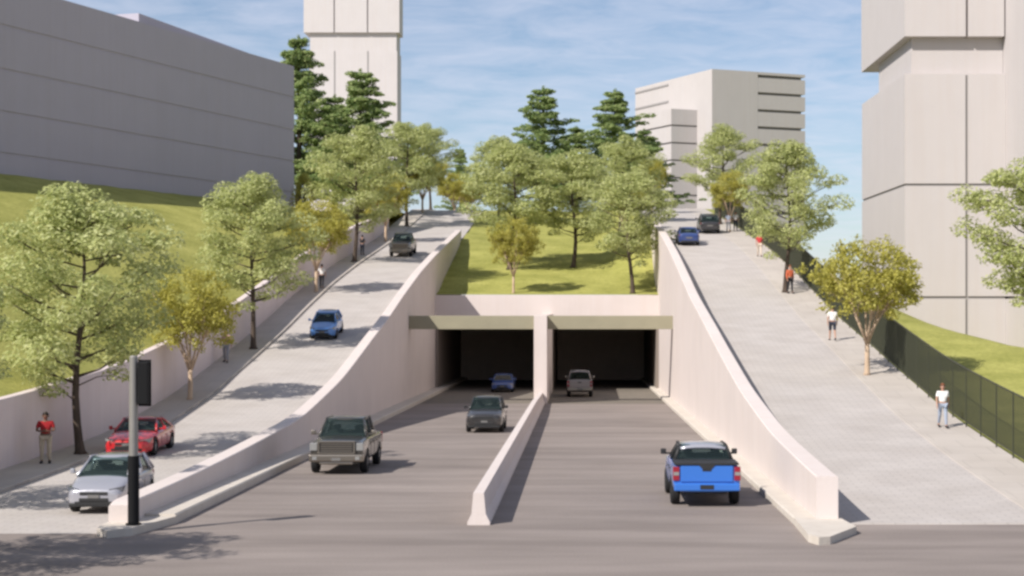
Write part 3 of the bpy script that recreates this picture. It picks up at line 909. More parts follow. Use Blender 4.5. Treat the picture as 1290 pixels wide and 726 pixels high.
for i, (s_, x, l) in enumerate(((12.6, -21.5, 'yellow-green shrub on the grass above the left retaining wall'), (11.6, -21.2, 'shaded shrub near the crest above the end of the retaining wall'))):
    dup(B, (x, F / s_, hill_z(x, F / s_) - .1), i * 2.0, (.9, .9, .7), l)
for o in (G1, G2, Y1, Y2, D1): pass

# ------------------------------------------------------------------ traffic light
t = thing('traffic_light', 'traffic light on a two-tone pole at the near end of the left wall', 'traffic light', (-11.53, F / 48.9, .2))
bm = bmesh.new(); tube(bm, [(0, 0, -.06), (0, 0, 1.78)], [.145, .145], 20); tube(bm, [(0, 0, -.03), (0, 0, .04)], [.2, .2], 20)
link_mesh('base_sleeve', bm, M['black'], t, False)
bm = bmesh.new(); tube(bm, [(0, 0, 1.78), (0, 0, 4.32), (0, 0, 4.36)], [.118, .105, .07], 20)
link_mesh('pole', bm, M['pole'], t, False)
bm = bmesh.new(); box(bm, .13, .40, -.12, .12, 3.1, 4.2, .03); box(bm, .1, .43, .1, .115, 3.05, 4.25)
hd = link_mesh('signal_head', bm, M['black'], t)
bm = bmesh.new()
for z in (3.3, 3.65, 4.0): tube(bm, [(.265, .12, z), (.265, .30, z)], [.125, .12], 16, False)
link_mesh('visor', bm, M['black'], hd)
for z, c, nm in ((4.0, (.12, .01, .01), 'red'), (3.65, (.12, .07, .01), 'amber'), (3.3, (.01, .1, .04), 'green')):
    bm = bmesh.new(); tube(bm, [(.265, .118, z), (.265, .135, z)], [.10, .09], 16)
    link_mesh('lens', bm, mat('lens_' + nm, c, .2), hd)
bm = bmesh.new()
for z in (3.25, 4.05): box(bm, .08, .14, -.03, .03, z, z + .05)
link_mesh('bracket', bm, M['pole'], t)

# ------------------------------------------------------------------ vehicles
DG = None
def evaluated(o):
    global DG
    bpy.context.view_layer.update()
    DG = bpy.context.evaluated_depsgraph_get()
    return bpy.data.meshes.new_from_object(o.evaluated_get(DG))

def body_mesh(st, wheels, wr, hw, cavity=None):
    """st: stations (y, z low, z top, half width, half width of top). Returns a mesh with wheel arches cut."""
    bm = bmesh.new(); rings = []
    for y_, zb, zt, w, wt_ in st:
        hgt = zt - zb
        half = [(0, zb), (w * .82, zb), (w * .97, zb + .10 * hgt), (w, zb + .42 * hgt), (w * .99, zb + .70 * hgt), (wt_ + (w - wt_) * .35, zt - .07 * hgt), (wt_ * .86, zt), (wt_ * .4, zt + .018), (0, zt + .025)]
        ring = half + [(-x, z) for x, z in half[-2:0:-1]]
        rings.append([bm.verts.new((x, y_, z)) for x, z in ring])
    n = len(rings[0])
    for a, b in zip(rings, rings[1:]):
        for k in range(n): bm.faces.new((a[k], a[(k + 1) % n], b[(k + 1) % n], b[k]))
    bm.faces.new(rings[0]); bm.faces.new(rings[-1][::-1])
    bmesh.ops.recalc_face_normals(bm, faces=bm.faces[:])
    me = bpy.data.meshes.new('tmp'); bm.to_mesh(me); bm.free()
    o = bpy.data.objects.new('tmp', me); COL.objects.link(o)
    sub = o.modifiers.new('s', 'SUBSURF'); sub.levels = 2; sub.render_levels = 2
    bm = bmesh.new()
    for yw in wheels:
        for sx in (-1, 1):
            tube(bm, [(sx * (hw - .30), yw, wr), (sx * (hw + .4), yw, wr)], [wr * 1.17, wr * 1.17], 28)
    if cavity: box(bm, *cavity)
    bmesh.ops.recalc_face_normals(bm, faces=bm.faces[:])
    mc = bpy.data.meshes.new('tmpc'); bm.to_mesh(mc); bm.free()
    oc = bpy.data.objects.new('tmpc', mc); COL.objects.link(oc)
    bo = o.modifiers.new('b', 'BOOLEAN'); bo.operation = 'DIFFERENCE'; bo.object = oc; bo.solver = 'EXACT'
    res = evaluated(o)
    bpy.data.objects.remove(o); bpy.data.objects.remove(oc)
    res.polygons.foreach_set('use_smooth', [True] * len(res.polygons))
    try: res.set_sharp_from_angle(angle=math.radians(38))
    except Exception: pass
    return res

def wheel_parts(root, x, y_, r, w, rim_m):
    sx = 1 if x > 0 else -1
    bm = bmesh.new()
    prof = [(-.5, .62), (-.5, .86), (-.40, .97), (-.25, 1.0), (.25, 1.0), (.40, .97), (.5, .86), (.5, .62)]
    n = 28; rings = []
    for k in range(n):
        a = 2 * math.pi * k / n
        rings.append([bm.verts.new((u * w, math.cos(a) * v * r, math.sin(a) * v * r)) for u, v in prof])
    for k in range(n):
        A, B_ = rings[k], rings[(k + 1) % n]
        for j in range(len(prof)): bm.faces.new((A[j], A[(j + 1) % len(prof)], B_[(j + 1) % len(prof)], B_[j]))
    tyre = link_mesh('wheel', bm, M['rubber'], root, True)
    tyre.location = (x, y_, r)
    bm = bmesh.new()
    tube(bm, [(-.3 * w, 0, 0), (.12 * w * sx, 0, 0)], [.62 * r, .62 * r], 24)
    for k in range(5):
        a = 2 * math.pi * k / 5
        m4 = Matrix.Rotation(a, 4, 'X')
        vsb = box(bm, min(.12 * w * sx, .42 * w * sx), max(.12 * w * sx, .42 * w * sx), -.10 * r, .10 * r, .05 * r, .6 * r)
        for v in vsb: v.co = m4 @ v.co
    tube(bm, [(.1 * w * sx, 0, 0), (.46 * w * sx, 0, 0)], [.16 * r, .13 * r], 14)
    ob = bpy.data.meshes.new('rim'); bmesh.ops.recalc_face_normals(bm, faces=bm.faces[:]); bm.to_mesh(ob); bm.free(); ob.materials.append(rim_m)
    o = bpy.data.objects.new('rim', ob); COL.objects.link(o); o.parent = tyre
    return tyre

def quad_strip(bm, pts, th, nrm):
    """thin plate through 4 points, pushed out along nrm by th"""
    a = [bm.verts.new(Vector(p)) for p in pts]; b = [bm.verts.new(Vector(p) + Vector(nrm) * th) for p in pts]
    bm.faces.new(a[::-1]); bm.faces.new(b)
    for i in range(4): bm.faces.new((a[i], a[(i + 1) % 4], b[(i + 1) % 4], b[i]))

def vehicle(name, label, kind, paint, loc, back=False, pitch=0.0, yaw=0.0, cat='car', L=None, W=None, rim='rim', group=None, tonneau=False, H=None):
    S = dict(
        hatch=dict(L=4.0, W=1.70, H=1.52, g=.19, nose=.70, hood=.93, cowl=1.02, belt=1.0, tail=1.02, ws=.92, rf=1.78, rr=3.35, rb=3.86, wr=.31, wf=.78, wb=2.53),
        coupe=dict(L=4.4, W=1.84, H=1.33, g=.16, nose=.62, hood=.80, cowl=.88, belt=.88, tail=.92, ws=1.32, rf=2.05, rr=2.85, rb=3.85, wr=.33, wf=.85, wb=2.6),
        compact=dict(L=3.8, W=1.62, H=1.47, g=.19, nose=.70, hood=.90, cowl=.98, belt=.97, tail=1.0, ws=.9, rf=1.65, rr=3.15, rb=3.65, wr=.30, wf=.72, wb=2.45),
        sedan=dict(L=4.5, W=1.76, H=1.42, g=.18, nose=.66, hood=.86, cowl=.95, belt=.93, tail=1.02, ws=1.2, rf=1.95, rr=3.15, rb=3.95, wr=.32, wf=.85, wb=2.65),
        suv=dict(L=4.65, W=1.87, H=1.72, g=.24, nose=.88, hood=1.05, cowl=1.14, belt=1.12, tail=1.1, ws=1.2, rf=1.9, rr=4.15, rb=4.5, wr=.36, wf=.88, wb=2.75),
        pickup=dict(L=5.75, W=2.0, H=1.93, g=.36, nose=1.16, hood=1.24, cowl=1.28, belt=1.26, tail=1.24, ws=1.55, rf=2.25, rr=3.95, rb=4.1, wr=.41, wf=.98, wb=3.65),
    )[kind]
    L_, W_ = L or S['L'], W or S['W']
    k = L_ / S['L']; hw = W_ / 2; g = S['g']
    Y = lambda v: v * k - L_ / 2
    root = thing(name, label, cat, loc, (pitch, 0, (math.pi if back else 0) + yaw), group)
    truck = kind == 'pickup'
    nz, hd, cw, bl, tl = S['nose'], S['hood'], S['cowl'], S['belt'], S['tail']
    if truck:
        st = [(Y(0), g + .06, nz - .02, hw * .86, hw * .80), (Y(.05), g + .02, nz + .02, hw * .93, hw * .86), (Y(.35), g, nz + .05, hw * .98, hw * .88), (Y(1.1), g, hd, hw, hw * .90),
              (Y(S['ws']), g, cw, hw, hw * .92), (Y(2.3), g, bl, hw, hw * .94), (Y(3.9), g, bl, hw, hw * .95), (Y(4.1), g, tl, hw, hw * .97), (Y(5.4), g + .05, tl, hw, hw * .97), (Y(5.68), g + .08, tl, hw * .985, hw * .96), (Y(5.74), g + .1, tl - .02, hw * .97, hw * .94)]
        cavity = (-hw * .84, hw * .84, Y(4.2), Y(5.62), .72, 1.6)
    else:
        e = S['L']
        st = [(Y(0), g + .12, nz - .05, hw * .70, hw * .60), (Y(.07), g + .05, nz, hw * .84, hw * .72), (Y(.3), g, nz + (hd - nz) * .45, hw * .96, hw * .80), (Y(.8), g, hd, hw * .99, hw * .86),
              (Y(S['ws'] + .1), g, cw, hw, hw * .90), (Y(e * .5), g, bl, hw, hw * .93), (Y(e * .75), g, (bl + tl) / 2 + .01, hw * .995, hw * .92), (Y(e - .35), g + .03, tl, hw * .96, hw * .86), (Y(e - .08), g + .09, tl - .05, hw * .88, hw * .78), (Y(e), g + .16, tl - .12, hw * .80, hw * .70)]
        cavity = None
    me = body_mesh(st, (Y(S['wf']), Y(S['wf'] + S['wb'])), S['wr'], hw, cavity)
    me.materials.clear(); me.materials.append(M[paint])
    o = bpy.data.objects.new('body', me); COL.objects.link(o); o.parent = root
    # greenhouse
    H = H or S['H']; wb_, wr_ = hw * .90, hw * .70
    yws, yrf, yrr, yrb = Y(S['ws']), Y(S['rf']), Y(S['rr']), Y(S['rb'])
    zf, zr = cw - .03, tl - .05
    if truck: zr = bl - .05
    bm = bmesh.new()
    def ring(y_, z, w): return (Vector((-w, y_, z)), Vector((w, y_, z)))
    zrf, zrr = H - .07, H - (.06 if truck else .10)
    ym = (yrf + yrr) / 2
    lower = [Vector((-wb_ * .94, yws, zf)), Vector((wb_ * .94, yws, zf)), Vector((wb_, yws + .45, zf - .03)), Vector((wb_, yrb - .4, zr - .01)), Vector((wb_ * .92, yrb, zr)), Vector((-wb_ * .92, yrb, zr)), Vector((-wb_, yrb - .4, zr - .01)), Vector((-wb_, yws + .45, zf - .03))]
    upper = [Vector((-wr_ * .93, yrf, zrf)), Vector((wr_ * .93, yrf, zrf)), Vector((wr_, yrf + .2, zrf + .02)), Vector((wr_, yrr - .2, zrr + .02)), Vector((wr_ * .94, yrr, zrr)), Vector((-wr_ * .94, yrr, zrr)), Vector((-wr_, yrr - .2, zrr + .02)), Vector((-wr_, yrf + .2, zrf + .02))]
    lo = [bm.verts.new(p) for p in lower]; up = [bm.verts.new(p) for p in upper]
    for i in range(8): bm.faces.new((lo[i], lo[(i + 1) % 8], up[(i + 1) % 8], up[i]))
    bm.faces.new(lo[::-1]); bm.faces.new(up)
    link_mesh('windows', bm, M['glass'], root)
    # seats and dashboard seen through the glass
    bm = bmesh.new()
    box(bm, -wb_ * .88, wb_ * .88, yws + .25, yrb - .25, bl - .12, bl + .045)
    box(bm, -wb_ * .84, wb_ * .84, yws + .2, yws + .55, cw - .05, cw + .06, .03)
    for q in (.30, .68):
        yy = yrf + (yrr - yrf) * q
        for sx in (-1, 1):
            box(bm, sx * hw * .42 - .21, sx * hw * .42 + .21, yy - .06, yy + .08, bl, bl + .16, .04)
            box(bm, sx * hw * .42 - .12, sx * hw * .42 + .12, yy - .04, yy + .07, bl + .17, bl + .33, .04)
    link_mesh('seats', bm, M['seat'], root)
    # roof skin
    bm = bmesh.new()
    rows = []
    for y_, z, w in ((yrf - .05, zrf - .045, .93), (yrf, zrf + .012, .97), (yrf + .25, H - .015, 1.03), (ym, H, 1.05), (yrr - .25, H - .02, 1.03), (yrr, zrr + .012, .98), (yrr + .06, zrr - .05, .95)):
        rows.append([bm.verts.new((wr_ * w * u, y_, z - .055 * abs(u) ** 3)) for u in (-1, -.75, -.35, 0, .35, .75, 1)])
    bot = [[bm.verts.new(v.co - Vector((0, 0, .05))) for v in r] for r in rows]
    for A in (rows, bot):
        for i in range(len(A) - 1):
            for j in range(6): bm.faces.new((A[i][j], A[i][j + 1], A[i + 1][j + 1], A[i + 1][j]))
    for i in range(len(rows) - 1):
        for j in (0, 6): bm.faces.new((rows[i][j], rows[i + 1][j], bot[i + 1][j], bot[i][j]))
    for i in (0, len(rows) - 1):
        for j in range(6): bm.faces.new((rows[i][j], rows[i][j + 1], bot[i][j + 1], bot[i][j]))
    link_mesh('roof', bm, M['silver'] if tonneau else M[paint], root, True)  # tonneau truck: sun reflection on the roof is painted in as silver
    # pillars
    for sx in (-1, 1):
        bm = bmesh.new()
        iA, iB, iC, iD = (1, 2, 3, 4) if sx > 0 else (0, 7, 6, 5)
        tube(bm, [lower[iA].lerp(lower[iB], .12), upper[iA].lerp(upper[iB], .3)], [.05, .042], 6)
        tube(bm, [lower[iD].lerp(lower[iC], .25), upper[iD].lerp(upper[iC], .4)], [.075 if not truck else .09, .06], 6)
        fm = .47
        tube(bm, [lower[iB].lerp(lower[iC], fm), upper[iB].lerp(upper[iC], fm)], [.045, .04], 6)
        if kind in ('suv', 'hatch', 'compact'):
            tube(bm, [lower[iB].lerp(lower[iC], .93), upper[iB].lerp(upper[iC], .95)], [.07, .06], 6)
        tube(bm, [upper[iB] + Vector((0, -.15, -.01)), upper[iC] + Vector((0, .15, -.01))], [.035, .035], 6)
        link_mesh('pillar', bm, M['trim'] if tonneau else M[paint], root, True)
    # doors: thin dark seams and handles
    for sx in (-1, 1):
        bm = bmesh.new()
        y0_, y1_ = yws + .35, yrb - (.5 if not truck else .1)
        ysx = [y0_, y0_ + (y1_ - y0_) * .52, y1_] 
        for yy in ysx:
            box(bm, sx * hw * 1.0 - .008, sx * hw * 1.0 + .002, yy - .007, yy + .007, g + .18, bl - .2)
        link_mesh('door_seam', bm, M['trim'], root)
        bm = bmesh.new()
        for yy in ysx[1:]:
            box(bm, min(sx * (hw - .03), sx * (hw + .02)), max(sx * (hw - .03), sx * (hw + .02)), yy - .24, yy - .08, bl - .25, bl - .21, .008)
        link_mesh('door_handle', bm, M['chrome'] if truck else M[paint], root)
        bm = bmesh.new()
        mx0, mx1 = (hw - .06, hw + .17) if not truck else (hw - .08, hw + .19)
        box(bm, min(sx * (mx0 + .1), sx * mx1), max(sx * (mx0 + .1), sx * mx1), yws + .32, yws + .44, cw + (.0 if not truck else .02), cw + (.15 if not truck else .19), .035)
        box(bm, min(sx * (mx0 - .08), sx * (mx0 + .14)), max(sx * (mx0 - .08), sx * (mx0 + .14)), yws + .36, yws + .42, cw + .02, cw + .07)
        link_mesh('mirror', bm, M['trim'] if (tonneau or kind == 'suv') else M[paint] if not truck else M['chrome'], root)
    # front
    yf = Y(0)
    bm = bmesh.new()
    if truck:
        box(bm, -.60, .60, yf - .035, yf + .12, .78, 1.14, .015)
        gl = link_mesh('grille', bm, M['trim'], root)
        bm = bmesh.new()
        for z in (.82, .90, .98, 1.06): box(bm, -.56, .56, yf - .06, yf - .02, z, z + .042)
        box(bm, -.66, .66, yf - .07, yf + .1, 1.13, 1.19, .01); box(bm, -.66, .66, yf - .07, yf + .1, .735, .785, .01)
        for sx in (-1, 1): box(bm, sx * .63 - .03, sx * .63 + .03, yf - .068, yf + .1, .787, 1.128)
        link_mesh('grille_bar', bm, M['chrome'], gl)
        bm = bmesh.new(); box(bm, -hw * .97, hw * .97, yf - .14, yf + .15, .46, .72, .05); box(bm, -hw * .6, hw * .6, yf - .10, yf + .1, .36, .46, .03)
        link_mesh('front_bumper', bm, M['chrome'], root)
        for sx in (-1, 1):
            bm = bmesh.new(); box(bm, min(sx * .68, sx * .95), max(sx * .68, sx * .95), yf - .02, yf + .3, .84, 1.12, .03); link_mesh('headlight', bm, M['lamp'], root)
            bm = bmesh.new(); box(bm, min(sx * .68, sx * .84), max(sx * .68, sx * .84), yf - .155, yf - .05, .52, .64, .02); link_mesh('fog_light', bm, M['lamp'], root)
    else:
        zl = g + .07
        prism(bm, [(-hw * .62, yf + .0), (hw * .62, yf + .0), (hw * .62, yf + .3), (-hw * .62, yf + .3)], zl, zl + .10)
        box(bm, -hw * .48, hw * .48, yf - .02, yf + .3, zl + .101, zl + .20, .02)
        link_mesh('air_intake', bm, M['trim'], root)
        bm = bmesh.new(); box(bm, -hw * .46, hw * .46, yf - .015, yf + .3, nz - .16, nz - .07, .02)
        link_mesh('grille', bm, M['trim'], root)
        bm = bmesh.new(); box(bm, -hw * .82, hw * .82, yf + .0, yf + .5, g + .02, g + .12, .03); link_mesh('front_lip', bm, M['trim'] if kind != 'coupe' else M[paint], root)
        for sx in (-1, 1):
            bm = bmesh.new()
            p0, p1 = sorted((sx * hw * .50, sx * hw * .90))
            vsb = box(bm, p0, p1, yf + .03, yf + .5, nz - .15, nz + .0)
            for v in vsb:                       # sweep the lamp back round the corner
                u = (abs(v.co.x) - hw * .5) / (hw * .4)
                v.co.y += .16 * max(0, u); v.co.z += .07 * max(0, u)
            link_mesh('headlight', bm, M['dark_lamp'] if kind in ('hatch', 'suv') else M['lamp'], root)
    bm = bmesh.new(); box(bm, -.16, .16, yf - (.155 if truck else .028), yf + .1, (.5 if truck else g + .27), (.6 if truck else g + .36)); link_mesh('number_plate', bm, M['plate'], root)
    # rear
    yr = L_ / 2
    if truck:
        bm = bmesh.new(); box(bm, -hw * .76, hw * .76, yr - .08, yr + .018, .74, 1.21, .02); tg = link_mesh('tailgate', bm, M[paint], root)
        bm = bmesh.new(); box(bm, -.13, .13, yr + .012, yr + .03, 1.05, 1.12, .006); link_mesh('handle', bm, M['trim'], tg)
        bm = bmesh.new(); box(bm, -hw * .96, hw * .96, yr - .1, yr + .10, .48, .70, .04); link_mesh('rear_bumper', bm, M[paint] if tonneau else M['chrome'], root)
        bm = bmesh.new(); box(bm, -.2, .2, yr + .085, yr + .108, .53, .66); link_mesh('number_plate', bm, M['trim'] if tonneau else M['plate'], root)
        for sx in (-1, 1):
            bm = bmesh.new(); a, b = sorted((sx * hw * .80, sx * hw * .985)); box(bm, a, b, yr - .2, yr + .022, .78, 1.18, .02)
            tl_ = link_mesh('taillight', bm, M['red_lamp'], root)
            bm = bmesh.new(); box(bm, a + .015, b - .015, yr - .1, yr + .03, .93, 1.03); link_mesh('reversing_light', bm, M['lamp'], tl_)
        if tonneau:
            bm = bmesh.new()
            prism(bm, [(-hw * .93, Y(4.12)), (hw * .93, Y(4.12)), (hw * .93, yr - .02), (-hw * .93, yr - .02)], 1.225, 1.29)
            v8 = [(-hw * .93, yr + .02, 1.29), (hw * .93, yr + .02, 1.29), (hw * .93, yr + .02, 1.23), (.24, yr + .02, 1.23), (.13, yr + .02, 1.11), (-.13, yr + .02, 1.11), (-.24, yr + .02, 1.23), (-hw * .93, yr + .02, 1.23)]
            A = [bm.verts.new(p) for p in v8]; B_ = [bm.verts.new((p[0], p[1] + .018, p[2])) for p in v8]
            bm.faces.new(A); bm.faces.new(B_[::-1])
            for i in range(8): bm.faces.new((A[i], A[(i + 1) % 8], B_[(i + 1) % 8], B_[i]))
            link_mesh('bed_cover', bm, M['trim'], root)
    else:
        for sx in (-1, 1):
            bm = bmesh.new(); a, b = sorted((sx * hw * .52, sx * hw * .90)); vsb = box(bm, a, b, yr - .45, yr - .02, tl - .28, tl - .12)
            for v in vsb:
                u = (abs(v.co.x) - hw * .5) / (hw * .4); v.co.y -= .16 * max(0, u)
            link_mesh('taillight', bm, M['red_lamp'], root)
        bm = bmesh.new(); box(bm, -.25, .25, yr - .2, yr + .012, tl - .42, tl - .3); link_mesh('rear_plate', bm, M['plate'], root)
        bm = bmesh.new(); box(bm, -hw * .74, hw * .74, yr - .35, yr + .02, g + .1, g + .25, .04); link_mesh('rear_bumper', bm, M['trim'], root)
    for yw in (Y(S['wf']), Y(S['wf'] + S['wb'])):
        for sx in (-1, 1): wheel_parts(root, sx * (hw - .125), yw, S['wr'], .23 if not truck else .27, M[rim])
    # floor pan so that nothing shows through the arches
    bm = bmesh.new(); box(bm, -hw * .62, hw * .62, Y(.25), Y(S['L'] - .3), g + .02, g + .3); link_mesh('underbody', bm, M['trim'], root)
    return root

def slope(fn, y_): return math.atan((fn(y_ + 1.5) - fn(y_ - 1.5)) / 3)
def drive(name, label, kind, paint, s_front, x, fn, back=False, cat='car', L=None, **kw):
    Ls = L or dict(hatch=4.0, coupe=4.4, compact=3.8, sedan=4.5, suv=4.65, pickup=5.75)[kind]
    yc = F / s_front + Ls / 2
    p = slope(fn, yc)
    return vehicle(name, label, kind, paint, (x, yc, fn(yc) + .012), back, -p if back else p, cat=cat, L=L, **kw)

drive('hatchback', 'silver hatchback at the foot of the left ramp behind the signal pole', 'hatch', 'silver', 45.1, -13.62, LR)
drive('sports_car', 'red sports car by the kerb under the near green tree', 'coupe', 'red', 34.0, -16.85, LR)
drive('compact_car', 'light blue small car coming down the middle of the left ramp', 'compact', 'lightblue', 21.4, -15.25, LR)
drive('pickup_truck', 'brown-grey pickup high up on the left ramp', 'pickup', 'brown', 14.8, -15.4, LR, cat='pickup', L=5.2, W=1.9)
drive('pickup_truck', 'bronze-grey pickup with a big chrome grille leaving the underpass', 'pickup', 'grey', 35.5, -8.68, TR, cat='pickup')
drive('suv', 'dark grey car driving out of the left tunnel bay towards the viewer', 'suv', 'darkgrey', 25.7, -4.75, TR)
drive('sedan', 'blue car deep in the shade of the left tunnel bay', 'sedan', 'tunnelblue', 16.2, -6.15, TR)
drive('pickup_truck', 'bright blue pickup with black bed cover seen from behind', 'pickup', 'blue', 43.2, 3.67, TR, True, 'pickup', tonneau=True, rim='dark_rim', H=1.76, L=5.3)
drive('pickup_truck', 'grey pickup entering the right tunnel bay', 'pickup', 'rosegrey', 17.3, -.1, TR, True, 'pickup', W=1.86)
drive('sedan', 'navy blue car climbing near the wall on the right ramp', 'sedan', 'navy', 15.8, 8.62, RR, True)
drive('suv', 'black boxy car close to the kerb near the top of the right ramp', 'suv', 'blackcar', 14.25, 11.4, RR, True)

# ------------------------------------------------------------------ people
def skin_mesh(verts, edges, rad, root_i, sub=2):
    me = bpy.data.meshes.new('tmp'); me.from_pydata([tuple(v) for v in verts], edges, []); me.update()
    o = bpy.data.objects.new('tmp', me); COL.objects.link(o)
    md = o.modifiers.new('k', 'SKIN'); md.use_smooth_shade = True
    sv = me.skin_vertices[0].data
    for i, r in enumerate(rad):
        sv[i].radius = r if isinstance(r, tuple) else (r, r)
        sv[i].use_root = (i == root_i)
    sb = o.modifiers.new('s', 'SUBSURF'); sb.levels = sub; sb.render_levels = sub
    res = evaluated(o)
    bpy.data.objects.remove(o)
    res.polygons.foreach_set('use_smooth', [True] * len(res.polygons))
    return res

def person(label, loc, facing, top, legs, hair='hair', skin='skin', stride=.0, height=1.75, arms='down', sleeves='short', bend=0.0, shorts=False, group=None, wide=1.06):
    """stands at loc facing the direction facing (0 = towards the viewer, -Y)"""
    root = thing('person', label, 'person', loc, (0, 0, facing), group)
    k = height / 1.75
    root.scale = (k * wide, k * wide, k)
    st = stride
    J = {}
    J['pelvis'] = (0, 0, .95); J['waist'] = (0, .0, 1.10); J['chest'] = (0, .01, 1.32); J['neck0'] = (0, .01, 1.47); J['neck1'] = (0, -.005, 1.53)
    J['head0'] = (0, -.02, 1.60); J['head1'] = (0, -.02, 1.70)
    for sx, n in ((-1, 'a'), (1, 'b')):
        q = st * sx
        J['hip' + n] = (.095 * sx, 0, .90); J['knee' + n] = (.10 * sx, -q * .45 - .015, .50); J['ank' + n] = (.105 * sx, -q + .02 + (.05 if q < 0 else 0), .085 + (.05 if q < -.1 else 0)); J['toe' + n] = (.12 * sx, -q - .14, .035 + (.015 if q < -.1 else 0))
        J['sho' + n] = (.175 * sx, .01, 1.42)
        if arms == 'down':
            J['elb' + n] = (.235 * sx, .03 + q * .35, 1.14); J['wri' + n] = (.245 * sx, -.03 + q * .75, .89); J['hand' + n] = (.243 * sx, -.045 + q * .85, .82)
        elif arms == 'akimbo':
            J['elb' + n] = (.34 * sx, .04, 1.16); J['wri' + n] = (.20 * sx, -.08, 1.0); J['hand' + n] = (.15 * sx, -.12, .97)
        elif arms == 'fold':
            J['elb' + n] = (.24 * sx, -.04, 1.14); J['wri' + n] = (.10 * sx, -.22, 1.12); J['hand' + n] = (.03 * sx, -.235, 1.13)
    names = list(J)
    ix = {n: i for i, n in enumerate(names)}
    V = [Vector(J[n]) for n in names]
    E = [('pelvis', 'waist'), ('waist', 'chest'), ('chest', 'neck0'), ('neck0', 'neck1'), ('neck1', 'head0'), ('head0', 'head1')]
    for n in 'ab':
        E += [('pelvis', 'hip' + n), ('hip' + n, 'knee' + n), ('knee' + n, 'ank' + n), ('ank' + n, 'toe' + n), ('chest', 'sho' + n), ('sho' + n, 'elb' + n), ('elb' + n, 'wri' + n), ('wri' + n, 'hand' + n)]
    RD = dict(pelvis=(.145, .10), waist=(.13, .095), chest=(.155, .11), neck0=.065, neck1=.052, head0=(.072, .088), head1=(.075, .092))
    for n in 'ab':
        RD.update({'hip' + n: .085, 'knee' + n: .055, 'ank' + n: .036, 'toe' + n: .034, 'sho' + n: .056, 'elb' + n: .040, 'wri' + n: .027, 'hand' + n: (.036, .018)})
    me = skin_mesh(V, [(ix[a], ix[b]) for a, b in E], [RD[n] for n in names], ix['pelvis'])
    bm = bmesh.new(); bm.from_mesh(me)
    # fingers, thumb, nose, ears, eye sockets joined to the body mesh
    for sx, n in ((-1, 'a'), (1, 'b')):
        h = V[ix['hand' + n]]; w = V[ix['wri' + n]]; d = (h - w).normalized()
        sd = d.cross(Vector((sx, 0, 0))).normalized() if abs(d.x) < .9 else Vector((0, 0, 1))
        for i, ln in enumerate((.062, .074, .070, .055)):
            p = h + sd * (.027 - .018 * i) + d * .005
            c = Vector((-sx * .012, 0, 0))
            tube(bm, [p, p + d * ln * .55, p + d * ln + c], [.0095, .009, .007], 6)
        p = w.lerp(h, .45) + sd * .025
        tube(bm, [p, p + sd * .028 + d * .02, p + sd * .035 + d * .055], [.011, .010, .008], 6)
    tube(bm, [(0, -.095, 1.655), (0, -.125, 1.62), (0, -.10, 1.612)], [.010, .016, .012], 6)
    for sx in (-1, 1):
        tube(bm, [(sx * .072, -.015, 1.60), (sx * .084, -.005, 1.64), (sx * .078, -.01, 1.665)], [.012, .018, .012], 6)
    bm.to_mesh(me); bm.free()
    me.materials.clear(); me.materials.append(M[skin])
    o = bpy.data.objects.new('body', me); COL.objects.link(o); o.parent = root
    def garment(name, keep, grow, m, cut=None, root_n=None):
        kk = [n for n in names if n in keep]
        ii = {n: i for i, n in enumerate(kk)}
        vv = []; rr = []
        for n in kk:
            v = V[ix[n]].copy()
            if cut and n in cut: a, tt = cut[n]; v = V[ix[a]].lerp(v, tt)
            vv.append(v); r = RD[n]
            rr.append(tuple(x + grow for x in r) if isinstance(r, tuple) else (r + grow, r + grow))
        me2 = skin_mesh(vv, [(ii[a], ii[b]) for a, b in E if a in ii and b in ii], rr, ii[root_n or kk[0]])
        me2.materials.clear(); me2.materials.append(m)
        oo = bpy.data.objects.new(name, me2); COL.objects.link(oo); oo.parent = root
        return oo
    tops = ['pelvis', 'waist', 'chest', 'neck0', 'shoa', 'shob', 'elba', 'elbb'] + (['wria', 'wrib'] if sleeves == 'long' else [])
    cut = {'neck0': ('chest', .75), 'pelvis': ('waist', .75)}
    if sleeves == 'short': cut.update({'elba': ('shoa', .75), 'elbb': ('shob', .75)})
    garment('shirt', tops, .016, M[top], cut, 'chest')
    low = ['pelvis', 'hipa', 'hipb', 'kneea', 'kneeb'] + ([] if shorts else ['anka', 'ankb'])
    garment('trousers', low, .014, M[legs], {}, 'pelvis')
    for n in 'ab':
        bm = bmesh.new()
        a, b = V[ix['ank' + n]], V[ix['toe' + n]]
        heel = Vector((a.x, a.y + .04, max(.04, a.z - .045)))
        tube(bm, [heel + Vector((0, .035, 0)), heel, heel.lerp(b, .6) + Vector((0, 0, .008)), b + Vector((0, -.05, 0)), b + Vector((0, -.085, -.005))], [.02, .042, .046, .042, .018], 8)
        link_mesh('shoe', bm, M['cloth_black'], root, True)
    bm = bmesh.new()
    bmesh.ops.create_uvsphere(bm, u_segments=16, v_segments=10, radius=1)
    for v in bm.verts:
        v.co = Vector((v.co.x * .088, v.co.y * .104 + .004, v.co.z * .098 + 1.69))
    dele = [v for v in bm.verts if v.co.z < 1.70 and v.co.y < -.03 or v.co.z < 1.62]
    bmesh.ops.delete(bm, geom=dele, context='VERTS')
    link_mesh('hair', bm, M[hair], root, True)
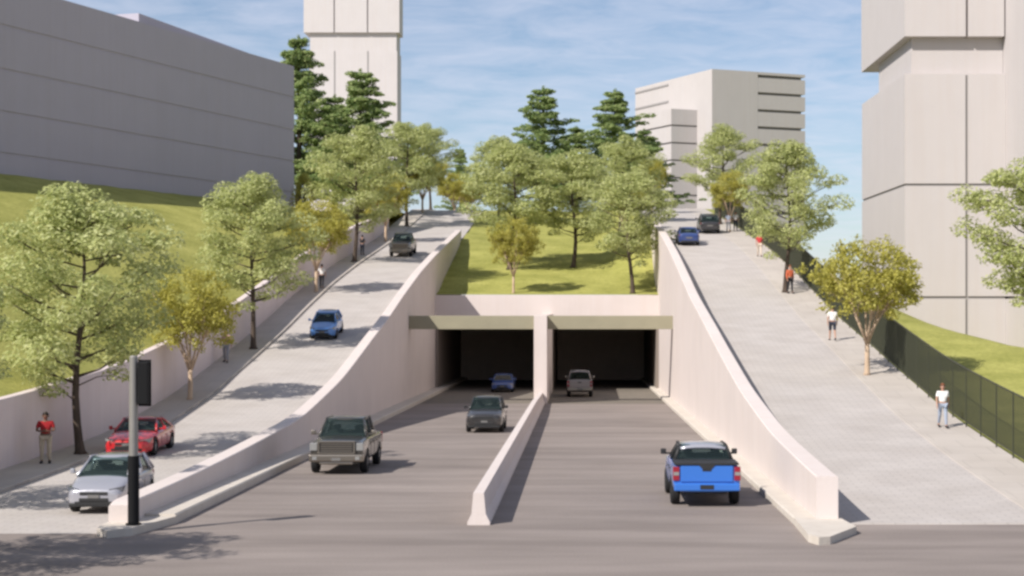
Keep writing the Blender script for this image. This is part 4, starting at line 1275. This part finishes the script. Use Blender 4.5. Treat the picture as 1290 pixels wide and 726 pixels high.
    for sx in (-1, 1):
        bm = bmesh.new()
        bmesh.ops.create_uvsphere(bm, u_segments=8, v_segments=6, radius=.011, matrix=Matrix.Translation((sx * .03, -.098, 1.655)))
        link_mesh('eye', bm, M['cloth_black'], root, True)
    bm = bmesh.new(); box(bm, -.024, .024, -.103, -.09, 1.578, 1.588, .004); link_mesh('mouth', bm, M['cloth_coral'], root)
    return root

def stand(label, s_, x, fn, *a, **kw):
    y_ = F / s_
    return person(label, (x, y_, fn(y_) + (KERB_R if fn is RR else KERB) + .004), *a, **kw)
stand('man in red shirt and beige trousers standing by the left wall', 35.6, -18.95, LR, .25, 'cloth_red', 'cloth_beige', skin='darkskin', arms='fold', height=1.78, wide=1.22)
stand('person in pink top and grey trousers walking along the left wall', 23.3, -19.2, LR, 0, 'cloth_pink', 'cloth_grey', stride=.2)
stand('walker in white top and black trousers beside the left wall', 17.75, -18.3 - .1, LR, math.pi, 'cloth_white', 'cloth_black', stride=.22, height=1.7)
stand('figure in dark clothes near the brown-grey pickup on the left sidewalk', 14.7, -18.75, LR, math.pi * .9, 'cloth_black', 'cloth_navy', arms='fold', height=1.68)
stand('person in white tee and pale trousers walking towards the viewer', 33.3, 13.68, RR, 0, 'cloth_white', 'cloth_bluegrey', hair='hair_red', stride=.18, arms='down', height=1.64)
stand('person in white top and dark shorts by the yellow tree on the right', 24.4, 12.98, RR, math.pi, 'cloth_white', 'cloth_navy', stride=.2, shorts=True)
stand('person in orange top and black trousers under the right green tree', 20.1, 13.1, RR, .4, 'cloth_orange', 'cloth_black', hair='hair_red', sleeves='long', stride=.1)
stand('person in red top and cream trousers on the right sidewalk', 16.9, 13.3, RR, 0, 'cloth_coral', 'cloth_cream', stride=.15)
stand('person in grey top near the black car at the top of the right sidewalk', 14.0, 13.25, RR, math.pi, 'cloth_bluegrey', 'cloth_grey', stride=.15)
stand('person in white top and dark trousers beside the grey-clad walker', 13.9, 14.0, RR, 0, 'cloth_white', 'cloth_navy', stride=.15)
